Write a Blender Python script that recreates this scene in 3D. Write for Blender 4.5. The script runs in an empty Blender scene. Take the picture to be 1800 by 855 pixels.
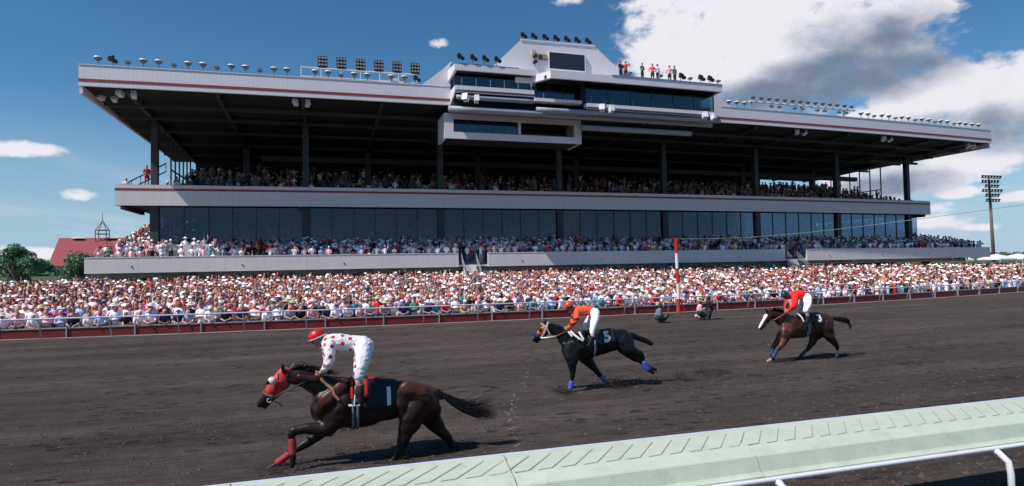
import bpy, bmesh, math, random
import numpy as np
from mathutils import Vector, Matrix, Euler
random.seed(7); np.random.seed(7)
sc = bpy.context.scene
col = sc.collection
rad = math.radians

# ------------------------------------------------------------------ camera
CAM_H = 2.9
FOC = 1094.0
PITCH, ROLL, YAW = rad(2.032), rad(-1.046), rad(16.757)
cF = Vector((math.sin(YAW)*math.cos(PITCH), math.cos(YAW)*math.cos(PITCH), math.sin(PITCH)))
cR0 = Vector((math.cos(YAW), -math.sin(YAW), 0)); cU0 = cR0.cross(cF)
cR = math.cos(ROLL)*cR0 + math.sin(ROLL)*cU0
cU = -math.sin(ROLL)*cR0 + math.cos(ROLL)*cU0
cam = bpy.data.cameras.new('camera'); cam_o = bpy.data.objects.new('camera', cam); col.objects.link(cam_o)
M = Matrix((cR, cU, -cF)).transposed().to_4x4(); M.translation = Vector((0, 0, CAM_H))
cam_o.matrix_world = M
cam.sensor_width = 36; cam.lens = FOC/1800*36; cam.clip_end = 12000; cam.clip_start = 0.1
sc.camera = cam_o

def ray(px, py):
    return cF*FOC + cR*(px-900) + cU*(427.5-py)
def PY(px, py, Y):
    d = ray(px, py); t = Y/d.y; return Vector((d.x*t, Y, CAM_H+d.z*t))
def PZ(px, py, Z=0.0):
    d = ray(px, py); t = (Z-CAM_H)/d.z; return Vector((d.x*t, d.y*t, Z))
def BND(x):                       # the stand is very slightly curved in plan
    return 1.28*((x-8.3)/41.5)**2
def SP(px, py, Y):
    x = 0.0
    for _ in range(25): x = PY(px, py, Y+BND(x)).x
    return x, PY(px, py, Y+BND(x)).z
def wall_y(x): return 31.75+0.0024*(x-10)**2      # line of the red barrier

# ------------------------------------------------------------------ sky and sun
SUNV = Vector((-0.78, -0.26, 1.0)).normalized()
sun_el = math.asin(SUNV.z); sun_az = math.atan2(SUNV.x, SUNV.y)
w = bpy.data.worlds.new("World"); sc.world = w; w.use_nodes = True
nt = w.node_tree; nt.nodes.clear()
def N(t, tree=None, **kw):
    n = (tree or nt).nodes.new(t)
    for k, v in kw.items(): setattr(n, k, v)
    return n
def mth(op, a, b=None, tree=None, clamp=False):
    tr = tree or nt
    n = tr.nodes.new('ShaderNodeMath'); n.operation = op; n.use_clamp = clamp
    for i, v in enumerate((a, b)):
        if v is None: continue
        if isinstance(v, (int, float)): n.inputs[i].default_value = v
        else: tr.links.new(v, n.inputs[i])
    return n.outputs[0]
out = N('ShaderNodeOutputWorld'); bg = N('ShaderNodeBackground')
SKY_STR = 0.060
sky = N('ShaderNodeTexSky', sky_type='NISHITA'); sky.sun_disc = False
sky.sun_elevation = sun_el; sky.sun_rotation = sun_az; sky.air_density = 1.0; sky.dust_density = 0.15; sky.ozone_density = 1.6
hs = N('ShaderNodeHueSaturation'); hs.inputs['Saturation'].default_value = 1.16; hs.inputs['Value'].default_value = 1.42
tint = N('ShaderNodeMixRGB', blend_type='MULTIPLY'); tint.inputs[0].default_value = 1; tint.inputs[2].default_value = (.84, 1.02, 1.12, 1)
nt.links.new(sky.outputs[0], tint.inputs[1]); nt.links.new(tint.outputs[0], hs.inputs['Color'])
tc = N('ShaderNodeTexCoord'); sx = N('ShaderNodeSeparateXYZ'); nt.links.new(tc.outputs['Generated'], sx.inputs[0])
az = mth('ARCTAN2', sx.outputs[0], sx.outputs[1]); el = mth('ARCSINE', sx.outputs[2])
def noise(vec, scale, detail, rough, tree=None):
    n = N('ShaderNodeTexNoise', tree); n.inputs['Scale'].default_value = scale
    n.inputs['Detail'].default_value = detail; n.inputs['Roughness'].default_value = rough
    (tree or nt).links.new(vec, n.inputs['Vector']); return n.outputs['Fac']
def azel(px, py):
    d = ray(px, py).normalized(); return math.atan2(d.x, d.y), math.asin(d.z)
cmb = N('ShaderNodeCombineXYZ'); nt.links.new(az, cmb.inputs[0]); nt.links.new(mth('MULTIPLY', el, 1.5), cmb.inputs[1])
nz1 = noise(cmb.outputs[0], 7.0, 9, 0.6); nz2 = noise(cmb.outputs[0], 26.0, 7, 0.6)
def blob(px, py, rx, ry, s=1.0):
    a, e = azel(px, py); a1, _ = azel(px+rx, py); _, e1 = azel(px, py-ry)
    da = mth('DIVIDE', mth('SUBTRACT', az, a), abs(a1-a)); de = mth('DIVIDE', mth('SUBTRACT', el, e), abs(e1-e))
    r2 = mth('ADD', mth('MULTIPLY', da, da), mth('MULTIPLY', de, de))
    return mth('MULTIPLY', mth('MAXIMUM', mth('SUBTRACT', 1.0, r2), -2.0), s)
def mx(lst):
    o = lst[0]
    for b in lst[1:]: o = mth('MAXIMUM', o, b)
    return o
white = mx([blob(1230, 75, 165, 95, 1.1), blob(1330, -20, 270, 120, 1.2), blob(1440, 50, 250, 120, 1.0), blob(1540, 95, 130, 90, .95), blob(1420, 130, 190, 70, .9), blob(1280, 130, 150, 60), blob(1590, 20, 120, 40, .8),
            blob(1660, 165, 175, 66, 1.0), blob(1780, 190, 150, 90, 1.0), blob(1560, 212, 150, 30, .8), blob(1820, 130, 60, 40), blob(1350, 190, 60, 20, .5), blob(1900, 190, 150, 80), blob(1300, -160, 420, 120, .8),
            blob(1695, 290, 110, 34, 1.1), blob(1560, 318, 150, 36, 1.0), blob(1690, 338, 62, 11, .7), blob(1630, 390, 75, 15, .75), blob(1720, 400, 45, 8, .55), blob(1560, 372, 120, 14, .6), blob(1790, 345, 40, 9, .5),
            blob(25, 262, 75, 15, .7), blob(138, 344, 34, 10, .5), blob(30, 446, 110, 13, .7), blob(180, 441, 60, 9, .5), blob(772, 76, 20, 9, .5), blob(1000, 0, 30, 10, .4)])
dens = mth('ADD', white, mth('MULTIPLY', mth('SUBTRACT', nz1, 0.5), 1.9))
dens = mth('ADD', dens, mth('MULTIPLY', mth('SUBTRACT', nz2, 0.5), 2.3))
mr = N('ShaderNodeMapRange', interpolation_type='SMOOTHSTEP'); nt.links.new(dens, mr.inputs[0])
mr.inputs[1].default_value = -0.12; mr.inputs[2].default_value = 0.62
# thin streaky haze low on the left
wv = N('ShaderNodeCombineXYZ'); nt.links.new(mth('MULTIPLY', az, 2.2), wv.inputs[0]); nt.links.new(mth('ADD', mth('MULTIPLY', el, 14.0), mth('MULTIPLY', az, 2.0)), wv.inputs[1])
st = noise(wv.outputs[0], 1.8, 6, 0.6)
stm = N('ShaderNodeMapRange', interpolation_type='SMOOTHSTEP'); nt.links.new(st, stm.inputs[0]); stm.inputs[1].default_value = .47; stm.inputs[2].default_value = .75
low = N('ShaderNodeMapRange', interpolation_type='SMOOTHSTEP'); nt.links.new(el, low.inputs[0]); low.inputs[1].default_value = rad(12); low.inputs[2].default_value = rad(3); 
# note: from>to flips the ramp
streak = mth('MULTIPLY', mth('MULTIPLY', stm.outputs[0], low.outputs[0]), 0.75)
grey = mx([blob(1500, 130, 200, 55, 1.2), blob(1400, 165, 200, 40, 1.1), blob(1560, 80, 120, 60, .75), blob(1480, 60, 90, 40, .4), blob(1770, 225, 150, 40, .8), blob(1560, 325, 120, 26, .8), blob(1610, 225, 120, 22, .6)])
nz3 = noise(cmb.outputs[0], 15.0, 6, 0.55)
gsh = mth('ADD', grey, mth('ADD', mth('MULTIPLY', mth('SUBTRACT', nz1, 0.5), 1.6), mth('MULTIPLY', mth('SUBTRACT', nz3, 0.5), 1.6)))
gm = N('ShaderNodeMapRange', interpolation_type='SMOOTHSTEP'); nt.links.new(gsh, gm.inputs[0]); gm.inputs[1].default_value = -0.65; gm.inputs[2].default_value = 1.05
gm2 = mth('ADD', gm.outputs[0], mth('MULTIPLY', mth('SUBTRACT', nz2, 0.5), 0.22), clamp=True)
CW = 0.90/SKY_STR
mc = N('ShaderNodeMixRGB'); nt.links.new(gm2, mc.inputs[0])
mc.inputs[1].default_value = (CW*0.94, CW*0.93, CW*0.99, 1); mc.inputs[2].default_value = (CW*0.20, CW*0.26, CW*0.385, 1)
m1 = N('ShaderNodeMixRGB'); nt.links.new(streak, m1.inputs[0])
hz_ = N('ShaderNodeMapRange', interpolation_type='SMOOTHSTEP'); nt.links.new(el, hz_.inputs[0]); hz_.inputs[1].default_value = rad(15); hz_.inputs[2].default_value = rad(-1); hz_.inputs[4].default_value = .85
mh = N('ShaderNodeMixRGB'); nt.links.new(hz_.outputs[0], mh.inputs[0]); nt.links.new(hs.outputs[0], mh.inputs[1]); mh.inputs[2].default_value = (CW*.40, CW*.60, CW*.80, 1)
nt.links.new(mh.outputs[0], m1.inputs[1]); m1.inputs[2].default_value = (CW*.62, CW*.72, CW*.85, 1)
m2 = N('ShaderNodeMixRGB'); nt.links.new(mr.outputs[0], m2.inputs[0]); nt.links.new(m1.outputs[0], m2.inputs[1]); nt.links.new(mc.outputs[0], m2.inputs[2])
nt.links.new(m2.outputs[0], bg.inputs[0]); bg.inputs[1].default_value = SKY_STR; nt.links.new(bg.outputs[0], out.inputs[0])
sl = bpy.data.lights.new('sun', 'SUN'); sl.energy = 4.7; sl.angle = rad(0.53); sl.color = (1, 0.94, 0.89)
so = bpy.data.objects.new('sun', sl); col.objects.link(so)
so.rotation_euler = (-SUNV).to_track_quat('-Z', 'Y').to_euler(); so.location = (0, 0, 60)
vs = sc.view_settings; vs.view_transform = 'Standard'; vs.look = 'None'; vs.exposure = 0.0; vs.gamma = 1; vs.use_curve_mapping = False
sc.cycles.max_bounces = 6; sc.cycles.transparent_max_bounces = 12

# ------------------------------------------------------------------ materials
def mat(name, c, rough=.6, var=.12, scale=6.0, bump=0.0, bscale=60.0, metal=0.0, spec=.5, stretch=(1, 1, 1), detail=5):
    m = bpy.data.materials.new(name); m.use_nodes = True; t = m.node_tree; b = t.nodes['Principled BSDF']
    tcn = N('ShaderNodeTexCoord', t); mp = N('ShaderNodeMapping', t); mp.inputs['Scale'].default_value = stretch
    t.links.new(tcn.outputs['Object'], mp.inputs[0])
    f = noise(mp.outputs[0], scale, detail, .6, t)
    mixn = N('ShaderNodeMixRGB', t); t.links.new(f, mixn.inputs[0])
    mixn.inputs[1].default_value = (c[0]*(1-var*1.6), c[1]*(1-var*1.6), c[2]*(1-var*1.6), 1)
    mixn.inputs[2].default_value = (min(1, c[0]*(1+var*1.6)), min(1, c[1]*(1+var*1.6)), min(1, c[2]*(1+var*1.6)), 1)
    t.links.new(mixn.outputs[0], b.inputs['Base Color'])
    b.inputs['Roughness'].default_value = rough; b.inputs['Metallic'].default_value = metal; b.inputs['Specular IOR Level'].default_value = spec
    if bump:
        g = noise(mp.outputs[0], bscale, 4, .6, t); bn = N('ShaderNodeBump', t); bn.inputs['Strength'].default_value = bump; bn.inputs['Distance'].default_value = .01
        t.links.new(g, bn.inputs['Height']); t.links.new(bn.outputs[0], b.inputs['Normal'])
    return m
def colmat(name, rough=.7, spec=.3, bump=.0, bscale=80, var=.15, vscale=15, sheen=0.0):
    m = bpy.data.materials.new(name); m.use_nodes = True; t = m.node_tree; b = t.nodes['Principled BSDF']
    a = N('ShaderNodeAttribute', t); a.attribute_name = 'Col'
    tcn = N('ShaderNodeTexCoord', t); f = noise(tcn.outputs['Object'], vscale, 4, .6, t)
    k = mth('ADD', mth('MULTIPLY', mth('SUBTRACT', f, .5), var*4), 1.0, t)
    mu = N('ShaderNodeVectorMath', t, operation='SCALE'); t.links.new(a.outputs['Color'], mu.inputs[0]); t.links.new(k, mu.inputs['Scale'])
    t.links.new(mu.outputs[0], b.inputs['Base Color'])
    b.inputs['Roughness'].default_value = rough; b.inputs['Specular IOR Level'].default_value = spec
    b.inputs['Sheen Weight'].default_value = sheen
    if bump:
        g = noise(tcn.outputs['Object'], bscale, 5, .6, t); bn = N('ShaderNodeBump', t); bn.inputs['Strength'].default_value = bump; bn.inputs['Distance'].default_value = .012
        t.links.new(g, bn.inputs['Height']); t.links.new(bn.outputs[0], b.inputs['Normal'])
    return m
MT = {}
def panel_mat(name, c, step, rough=.55, axis=0, depth=.85, stain=.12, lw=.09):
    """painted metal cladding: fine vertical ribs and weather streaks"""
    m = mat(name, c, rough, .05, .5); t = m.node_tree; b = t.nodes['Principled BSDF']
    tcn = N('ShaderNodeTexCoord', t); s = N('ShaderNodeSeparateXYZ', t); t.links.new(tcn.outputs['Object'], s.inputs[0])
    fr = mth('FRACT', mth('DIVIDE', s.outputs[axis], step, t), None, t)
    line = mth('LESS_THAN', fr, lw, t)
    mp = N('ShaderNodeMapping', t); mp.inputs['Scale'].default_value = (1.6, 1.6, .12); t.links.new(tcn.outputs['Object'], mp.inputs[0])
    f = noise(mp.outputs[0], 3.0, 6, .65, t)
    k = mth('SUBTRACT', 1.0, mth('MULTIPLY', line, 1-depth, t), t)
    k2 = mth('MULTIPLY', k, mth('ADD', 1-stain*.6, mth('MULTIPLY', f, stain*1.2, t), t), t)
    mu = N('ShaderNodeVectorMath', t, operation='SCALE')
    mu.inputs[0].default_value = c; t.links.new(k2, mu.inputs['Scale']); t.links.new(mu.outputs[0], b.inputs['Base Color'])
    return m
MT['clad'] = panel_mat('clad', (.80, .76, .79), .30)
MT['conc'] = panel_mat('conc', (.72, .67, .65), 5.88, .85, 0, .72, .22, .006)
MT['conc_mid'] = panel_mat('conc_mid', (.70, .66, .65), 5.88, .85, 0, .75, .20, .006)
MT['red'] = mat('red', (.30, .045, .04), .5, .1, 3)
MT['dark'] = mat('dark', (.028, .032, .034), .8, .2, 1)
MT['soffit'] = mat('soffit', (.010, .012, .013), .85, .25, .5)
MT['steel'] = mat('steel', (.040, .044, .050), .6, .15, 2)
MT['greysteel'] = mat('greysteel', (.30, .32, .36), .5, .12, 1.5)
MT['white'] = mat('white', (.76, .76, .78), .45, .06, 3)
MT['black'] = mat('black', (.015, .015, .017), .55, .2, 4)
MT['lampgrey'] = mat('lampgrey', (.14, .15, .15), .5, .2, 5)
MT['mullion'] = mat('mullion', (.02, .025, .03), .4, .1, 5)
MT['step'] = mat('step', (.33, .32, .31), .85, .12, 2)
MT['rail'] = mat('rail', (.72, .73, .78), .35, .05, 4)
MT['rufous'] = mat('rufous', (.17, .014, .014), .5, .12, 2)
MT['pole_red'] = mat('pole_red', (.55, .025, .015), .4, .08, 4)
MT['outer'] = mat('outer', (.52, .53, .58), .5, .1, 3)
MT['wood'] = mat('wood', (.17, .13, .10), .8, .2, 2, stretch=(4, 4, .3))
MT['leather'] = mat('leather', (.02, .016, .015), .4, .2, 20)
MT['strap'] = mat('strap', (.75, .70, .60), .5, .1, 20)
MT['tan'] = mat('tan', (.25, .10, .06), .5, .2, 20)
MT['navy'] = mat('navy', (.007, .009, .020), .7, .2, 8, .3, 90)
MT['redcloth'] = mat('redcloth', (.50, .012, .015), .6, .12, 12, .3, 60)
MT['bandred'] = mat('bandred', (.42, .03, .05), .75, .25, 30, .5, 120)
MT['bandblue'] = mat('bandblue', (.06, .13, .48), .75, .25, 30, .5, 120)
MT['bandnavy'] = mat('bandnavy', (.028, .045, .10), .75, .3, 30, .5, 120)
MT['bluefleece'] = mat('bluefleece', (.02, .04, .14), .9, .3, 30, .8, 60)
MT['orange'] = mat('orange', (.62, .085, .035), .6, .1, 12)
MT['hoodred'] = mat('hoodred', (.60, .04, .03), .6, .1, 12)
MT['cream'] = mat('cream', (.72, .62, .48), .5, .12, 12)
MT['hair'] = mat('hair', (.010, .009, .009), .45, .3, 30)
MT['capred'] = mat('capred', (.58, .015, .015), .35, .06, 10)
MT['caporange'] = mat('caporange', (.62, .09, .035), .4, .06, 10)
MT['capnavy'] = mat('capnavy', (.015, .03, .045), .4, .1, 10)
MT['girth'] = mat('girth', (.17, .19, .24), .7, .15, 20)
MT['numw'] = mat('numw', (.80, .80, .78), .6, .03, 8)
MT['body'] = colmat('body', .75, .2, .3, 22, .08)
MT['coat'] = colmat('coat', .42, .32, .55, 9, .30, 9, .0)
MT['crowdm'] = colmat('crowdm', .85, .1, .6, 9, .14, 7)
MT['score'] = mat('score', (.02, .024, .035), .3, .05, 2)
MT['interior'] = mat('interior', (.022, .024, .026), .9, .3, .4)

def glass_mat(name, tint, mixf, rough=.02):
    m = bpy.data.materials.new(name); m.use_nodes = True; t = m.node_tree; t.nodes.clear()
    o = N('ShaderNodeOutputMaterial', t); tr = N('ShaderNodeBsdfTransparent', t); gl = N('ShaderNodeBsdfGlossy', t); mi = N('ShaderNodeMixShader', t)
    tr.inputs[0].default_value = (*tint, 1); gl.inputs[0].default_value = (.75, .85, .95, 1); gl.inputs[1].default_value = rough
    lw = N('ShaderNodeLayerWeight', t); lw.inputs[0].default_value = .35
    k = mth('ADD', mth('MULTIPLY', lw.outputs['Fresnel'], .55, t), mixf, t)
    tcn = N('ShaderNodeTexCoord', t); f = noise(tcn.outputs['Object'], .6, 2, .5, t); bn = N('ShaderNodeBump', t); bn.inputs['Strength'].default_value = .25; bn.inputs['Distance'].default_value = .03
    t.links.new(f, bn.inputs['Height']); t.links.new(bn.outputs[0], gl.inputs['Normal'])
    t.links.new(k, mi.inputs[0]); t.links.new(tr.outputs[0], mi.inputs[1]); t.links.new(gl.outputs[0], mi.inputs[2]); t.links.new(mi.outputs[0], o.inputs[0])
    return m
MT['glass'] = glass_mat('glass', (.52, .64, .76), .015)
MT['glassbox'] = glass_mat('glassbox', (.30, .42, .48), .07)

# dirt of the track: several scales of noise, harrow lines along the track, dark churned patches
def dirt_mat():
    m = bpy.data.materials.new('dirt'); m.use_nodes = True; t = m.node_tree; b = t.nodes['Principled BSDF']
    tcn = N('ShaderNodeTexCoord', t)
    def mapped(s):
        mp = N('ShaderNodeMapping', t); mp.inputs['Scale'].default_value = s; t.links.new(tcn.outputs['Object'], mp.inputs[0]); return mp.outputs[0]
    a = noise(mapped((.10, .7, 1)), 1.0, 5, .6, t)
    bb = noise(mapped((1.0, 2.2, 1)), 2.2, 8, .72, t)
    c = noise(mapped((1, 1, 1)), 22, 6, .75, t)
    h = noise(mapped((.25, 6, 1)), 2.0, 3, .5, t)
    s = mth('ADD', mth('MULTIPLY', a, .9, t), mth('ADD', mth('MULTIPLY', bb, .8, t), mth('ADD', mth('MULTIPLY', c, 1.0, t), mth('MULTIPLY', h, .45, t), t), t), t)
    r = N('ShaderNodeValToRGB', t); e = r.color_ramp.elements
    e[0].position = .36; e[0].color = (.027, .021, .020, 1); e[1].position = .64; e[1].color = (.180, .143, .127, 1)
    e2 = r.color_ramp.elements.new(.50); e2.color = (.082, .065, .058, 1)
    t.links.new(mth('DIVIDE', s, 3.15, t), r.inputs[0])
    # churned dark patches, elongated along the running line
    p = noise(mapped((.55, 1.9, 1)), 1.1, 6, .7, t)
    pm = N('ShaderNodeMapRange', t, interpolation_type='SMOOTHSTEP'); t.links.new(p, pm.inputs[0]); pm.inputs[1].default_value = .60; pm.inputs[2].default_value = .70
    mi = N('ShaderNodeMixRGB', t); t.links.new(mth('MULTIPLY', pm.outputs[0], .72, t), mi.inputs[0]); t.links.new(r.outputs[0], mi.inputs[1]); mi.inputs[2].default_value = (.022, .019, .021, 1)
    vo = N('ShaderNodeTexVoronoi', t, voronoi_dimensions='2D'); vo.inputs['Scale'].default_value = 1.0
    wn = N('ShaderNodeVectorMath', t, operation='ADD'); nn_ = N('ShaderNodeTexNoise', t); nn_.inputs['Scale'].default_value = 5; nn_.inputs['Detail'].default_value = 4
    t.links.new(tcn.outputs['Object'], nn_.inputs['Vector']); sc_ = N('ShaderNodeVectorMath', t, operation='SCALE'); sc_.inputs['Scale'].default_value = .35; t.links.new(nn_.outputs['Color'], sc_.inputs[0])
    t.links.new(mapped((1.5, 3.6, 1)), wn.inputs[0]); t.links.new(sc_.outputs[0], wn.inputs[1]); t.links.new(wn.outputs[0], vo.inputs['Vector'])
    hp = N('ShaderNodeMapRange', t, interpolation_type='SMOOTHSTEP'); t.links.new(vo.outputs['Distance'], hp.inputs[0]); hp.inputs[1].default_value = .26; hp.inputs[2].default_value = .12
    hz = noise(mapped((.35, .8, 1)), 1.0, 3, .6, t); hzm = N('ShaderNodeMapRange', t, interpolation_type='SMOOTHSTEP'); t.links.new(hz, hzm.inputs[0]); hzm.inputs[1].default_value = .47; hzm.inputs[2].default_value = .58
    hoof = mth('MULTIPLY', hp.outputs[0], hzm.outputs[0], t)
    mi2 = N('ShaderNodeMixRGB', t); t.links.new(mth('MULTIPLY', hoof, .6, t), mi2.inputs[0]); t.links.new(mi.outputs[0], mi2.inputs[1]); mi2.inputs[2].default_value = (.024, .019, .019, 1)
    t.links.new(mi2.outputs[0], b.inputs['Base Color']); b.inputs['Roughness'].default_value = .95; b.inputs['Specular IOR Level'].default_value = .1
    bn = N('ShaderNodeBump', t); bn.inputs['Strength'].default_value = 1.0; bn.inputs['Distance'].default_value = .08
    hh = mth('ADD', mth('MULTIPLY', bb, 1.0, t), mth('ADD', mth('MULTIPLY', c, .55, t), mth('MULTIPLY', h, .5, t), t), t)
    t.links.new(mth('SUBTRACT', hh, mth('MULTIPLY', hoof, .8, t), t), bn.inputs['Height']); t.links.new(bn.outputs[0], b.inputs['Normal'])
    return m
MT['dirt'] = dirt_mat()
MT['pale'] = mat('pale', (.22, .19, .185), .95, .25, 3, .5, 30)
MT['grass'] = mat('grass', (.05, .075, .025), .9, .35, .3)
MT['apron'] = mat('apron', (.20, .195, .19), .9, .15, .8)

# ------------------------------------------------------------------ mesh helpers
class MB:
    def __init__(s): s.v = []; s.f = []; s.m = []
    def add(s, vs_, fs, mi=0):
        o = len(s.v); s.v += [tuple(p) for p in vs_]; s.f += [tuple(i+o for i in f) for f in fs]; s.m += [mi]*len(fs); return s
    def box(s, x0, x1, y0, y1, z0, z1, mi=0, seg=0):
        n = max(1, int(math.ceil(abs(x1-x0)/seg))) if seg else 1
        vs_ = []; fs = []
        for i in range(n+1):
            x = x0+(x1-x0)*i/n
            vs_ += [(x, y0, z0), (x, y1, z0), (x, y1, z1), (x, y0, z1)]
        for i in range(n):
            a = 4*i; b = a+4
            for j in range(4):
                k = (j+1) % 4; fs.append((a+j, a+k, b+k, b+j))
        fs += [(3, 2, 1, 0), (4*n, 4*n+1, 4*n+2, 4*n+3)]
        return s.add(vs_, fs, mi)
    def prism(s, poly, x0, x1, mi=0, seg=4.0):
        """poly: (y,z) outline swept along x"""
        n = max(1, int(math.ceil(abs(x1-x0)/seg))); k = len(poly); vs_ = []; fs = []
        for i in range(n+1):
            x = x0+(x1-x0)*i/n; vs_ += [(x, y, z) for y, z in poly]
        for i in range(n):
            for j in range(k):
                a = i*k+j; b = i*k+(j+1) % k; fs.append((a, b, b+k, a+k))
        fs += [tuple(range(k))[::-1], tuple(range(n*k, n*k+k))]
        return s.add(vs_, fs, mi)
    def ext(s, poly, y0, y1, mi=0):
        """poly: (x,z) outline with depth y0..y1"""
        k = len(poly); vs_ = [(x, y0, z) for x, z in poly]+[(x, y1, z) for x, z in poly]
        fs = [tuple(range(k)), tuple(range(k, 2*k))[::-1]]+[(j, j+k, (j+1) % k+k, (j+1) % k) for j in range(k)]
        return s.add(vs_, fs, mi)
    def tube(s, pts, r, n=8, mi=0, cap=True):
        pts = [Vector(p) for p in pts]; rs = r if isinstance(r, (list, tuple)) else [r]*len(pts)
        vs_ = []; fs = []; prev = None
        for i, p in enumerate(pts):
            d = (pts[min(i+1, len(pts)-1)]-pts[max(i-1, 0)]).normalized()
            u = prev if prev else (Vector((0, 0, 1)) if abs(d.z) < .9 else Vector((1, 0, 0)))
            u = (u-d*u.dot(d)).normalized(); prev = u; v = d.cross(u)
            for j in range(n):
                a = 2*math.pi*j/n; vs_.append(p+(u*math.cos(a)+v*math.sin(a))*rs[i])
        for i in range(len(pts)-1):
            for j in range(n):
                a = i*n+j; b = i*n+(j+1) % n; fs.append((a, b, b+n, a+n))
        if cap: fs += [tuple(range(n))[::-1], tuple(range((len(pts)-1)*n, len(pts)*n))]
        return s.add(vs_, fs, mi)
    def ball(s, c, rx, ry=None, rz=None, nu=12, nv=8, mi=0, z0=-1.0):
        ry = ry or rx; rz = rz or rx; vs_ = []; fs = []
        t0 = math.asin(z0)
        for i in range(nv+1):
            t = t0+(math.pi/2-t0)*i/nv
            for j in range(nu):
                a = 2*math.pi*j/nu; vs_.append((c[0]+rx*math.cos(t)*math.cos(a), c[1]+ry*math.cos(t)*math.sin(a), c[2]+rz*math.sin(t)))
        for i in range(nv):
            for j in range(nu):
                a = i*nu+j; b = i*nu+(j+1) % nu; fs.append((a, b, b+nu, a+nu))
        fs.append(tuple(range(nu))[::-1])
        return s.add(vs_, fs, mi)
    def build(s, name, mats, parent=None, bend=False, smooth=False, loc=None, off=(0, 0, 0)):
        mats = mats if isinstance(mats, (list, tuple)) else [mats]
        o0 = Vector(parent['_o']) if parent is not None else Vector(loc or (0, 0, 0))
        vv = [(x+off[0]-o0.x, y+off[1]+(BND(x) if bend else 0)-o0.y, z+off[2]-o0.z) for x, y, z in s.v]
        me = bpy.data.meshes.new(name); me.from_pydata(vv, [], s.f); me.update()
        for m_ in mats: me.materials.append(MT[m_] if isinstance(m_, str) else m_)
        me.polygons.foreach_set('material_index', s.m)
        if smooth: me.polygons.foreach_set('use_smooth', [True]*len(s.f))
        ob = bpy.data.objects.new(name, me); col.objects.link(ob)
        if parent is not None: ob.parent = parent; ob['_o'] = list(o0)
        else: ob.location = o0; ob['_o'] = list(o0)
        return ob
def tag(o, label=None, cat=None, group=None, kind=None):
    if label: o['label'] = label
    if cat: o['category'] = cat
    if group: o['group'] = group
    if kind: o['kind'] = kind
    return o
def empty(name, loc, label, cat, group=None):
    o = bpy.data.objects.new(name, None); col.objects.link(o); o.location = loc; o['_o'] = list(loc); o.empty_display_size = .2
    return tag(o, label, cat, group)
ORD = ['first', 'second', 'third', 'fourth', 'fifth', 'sixth', 'seventh', 'eighth', 'ninth', 'tenth', 'eleventh', 'twelfth', 'thirteenth', 'fourteenth', 'fifteenth',
       'sixteenth', 'seventeenth', 'eighteenth', 'nineteenth', 'twentieth', 'twenty-first', 'twenty-second', 'twenty-third', 'twenty-fourth', 'twenty-fifth', 'twenty-sixth', 'twenty-seventh']

# ------------------------------------------------------------------ ground
b = MB()
def grid(x0, x1, y0, y1, z): b.add([(x0, y0, z), (x1, y0, z), (x1, y1, z), (x0, y1, z)], [(0, 1, 2, 3)])
grid(-5000, 5000, -600, 9000, -.52)
tag(b.build('ground', 'grass'), kind='structure')
b = MB(); n = 60; vs_ = []; fs = []
for i in range(n+1):
    x = -90+260*i/n
    vs_ += [(x, -12, 0), (x, 4.2, 0), (x, 16, 0), (x, wall_y(x)-.9, 0), (x, wall_y(x)+.02, .012), (x, wall_y(x)+.02, -.55)]
for i in range(n):
    for j in range(5): fs.append((i*6+j, (i+1)*6+j, (i+1)*6+j+1, i*6+j+1))
b.add(vs_, fs); tag(b.build('track', 'dirt'), kind='structure')
b = MB(); vs_ = []; fs = []
for i in range(n+1):
    x = -90+260*i/n; vs_ += [(x, wall_y(x)-.45-.12*math.sin(x*.7), .010), (x, wall_y(x)-.05, .014)]
for i in range(n): fs.append((i*2, i*2+2, i*2+3, i*2+1))
b.add(vs_, fs); tag(b.build('track_verge', 'pale'), kind='structure')
def apron_z(x, y):
    t = (y-wall_y(x))/18.0; return -.48+1.17*max(0, min(1.2, t))
b = MB(); vs_ = []; fs = []
for i in range(n+1):
    x = -90+260*i/n
    for j in range(5):
        y = wall_y(x)+.05+j*6.0; vs_.append((x, y, apron_z(x, y)))
for i in range(n):
    for j in range(4): fs.append((i*5+j, (i+1)*5+j, (i+1)*5+j+1, i*5+j+1))
b.add(vs_, fs); tag(b.build('apron', 'apron'), kind='structure')

# faint pale footprints trail on the dirt, and loose clods
b = MB(); random.seed(3)
for k in range(60):
    t = k/59; px = 925-35*t+random.gauss(0, 5)+9*math.sin(t*9)+5*math.sin(t*31); py = 630+175*t
    p = PZ(px, py, .003); r = random.uniform(.015, .045)*(1 if random.random() < .7 else 0.4)
    m_ = 9; b.add([(p.x+r*1.3*random.uniform(.5, 1)*math.cos(2*math.pi*j/m_), p.y+r*random.uniform(.5, 1)*math.sin(2*math.pi*j/m_), .004+.0004*k/60) for j in range(m_)], [tuple(range(m_))])
tag(b.build('pale_dust_trail', 'pale'), 'faint pale broken trail of dry dirt crossing the dark track', 'dust trail', kind='stuff')
def clod_geo(bb, p, r):
    vs_ = []; k = [random.uniform(.6, 1.1) for _ in range(8)]
    vs_ = [(p[0], p[1], p[2]+r*.7*k[0])]+[(p[0]+r*k[j+1]*math.cos(j*1.2566), p[1]+r*k[j+1]*math.sin(j*1.2566), p[2]+random.uniform(-.1, .2)*r) for j in range(5)]+[(p[0], p[1], p[2]-r*.5)]
    bb.add(vs_, [(0, 1+j, 1+(j+1) % 5) for j in range(5)]+[(6, 1+(j+1) % 5, 1+j) for j in range(5)])
b = MB()
for k in range(11000):
    y = 6.0+25*random.random()**1.5; x = random.uniform(-.45*y-1, 1.6*y+1)
    clod_geo(b, (x, y, .0), random.choice([.010, .014, .018, .022, .03, .045])*random.uniform(.7, 1.2))
MT['clod'] = mat('clod', (.075, .058, .055), .95, .4, 3)
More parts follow.
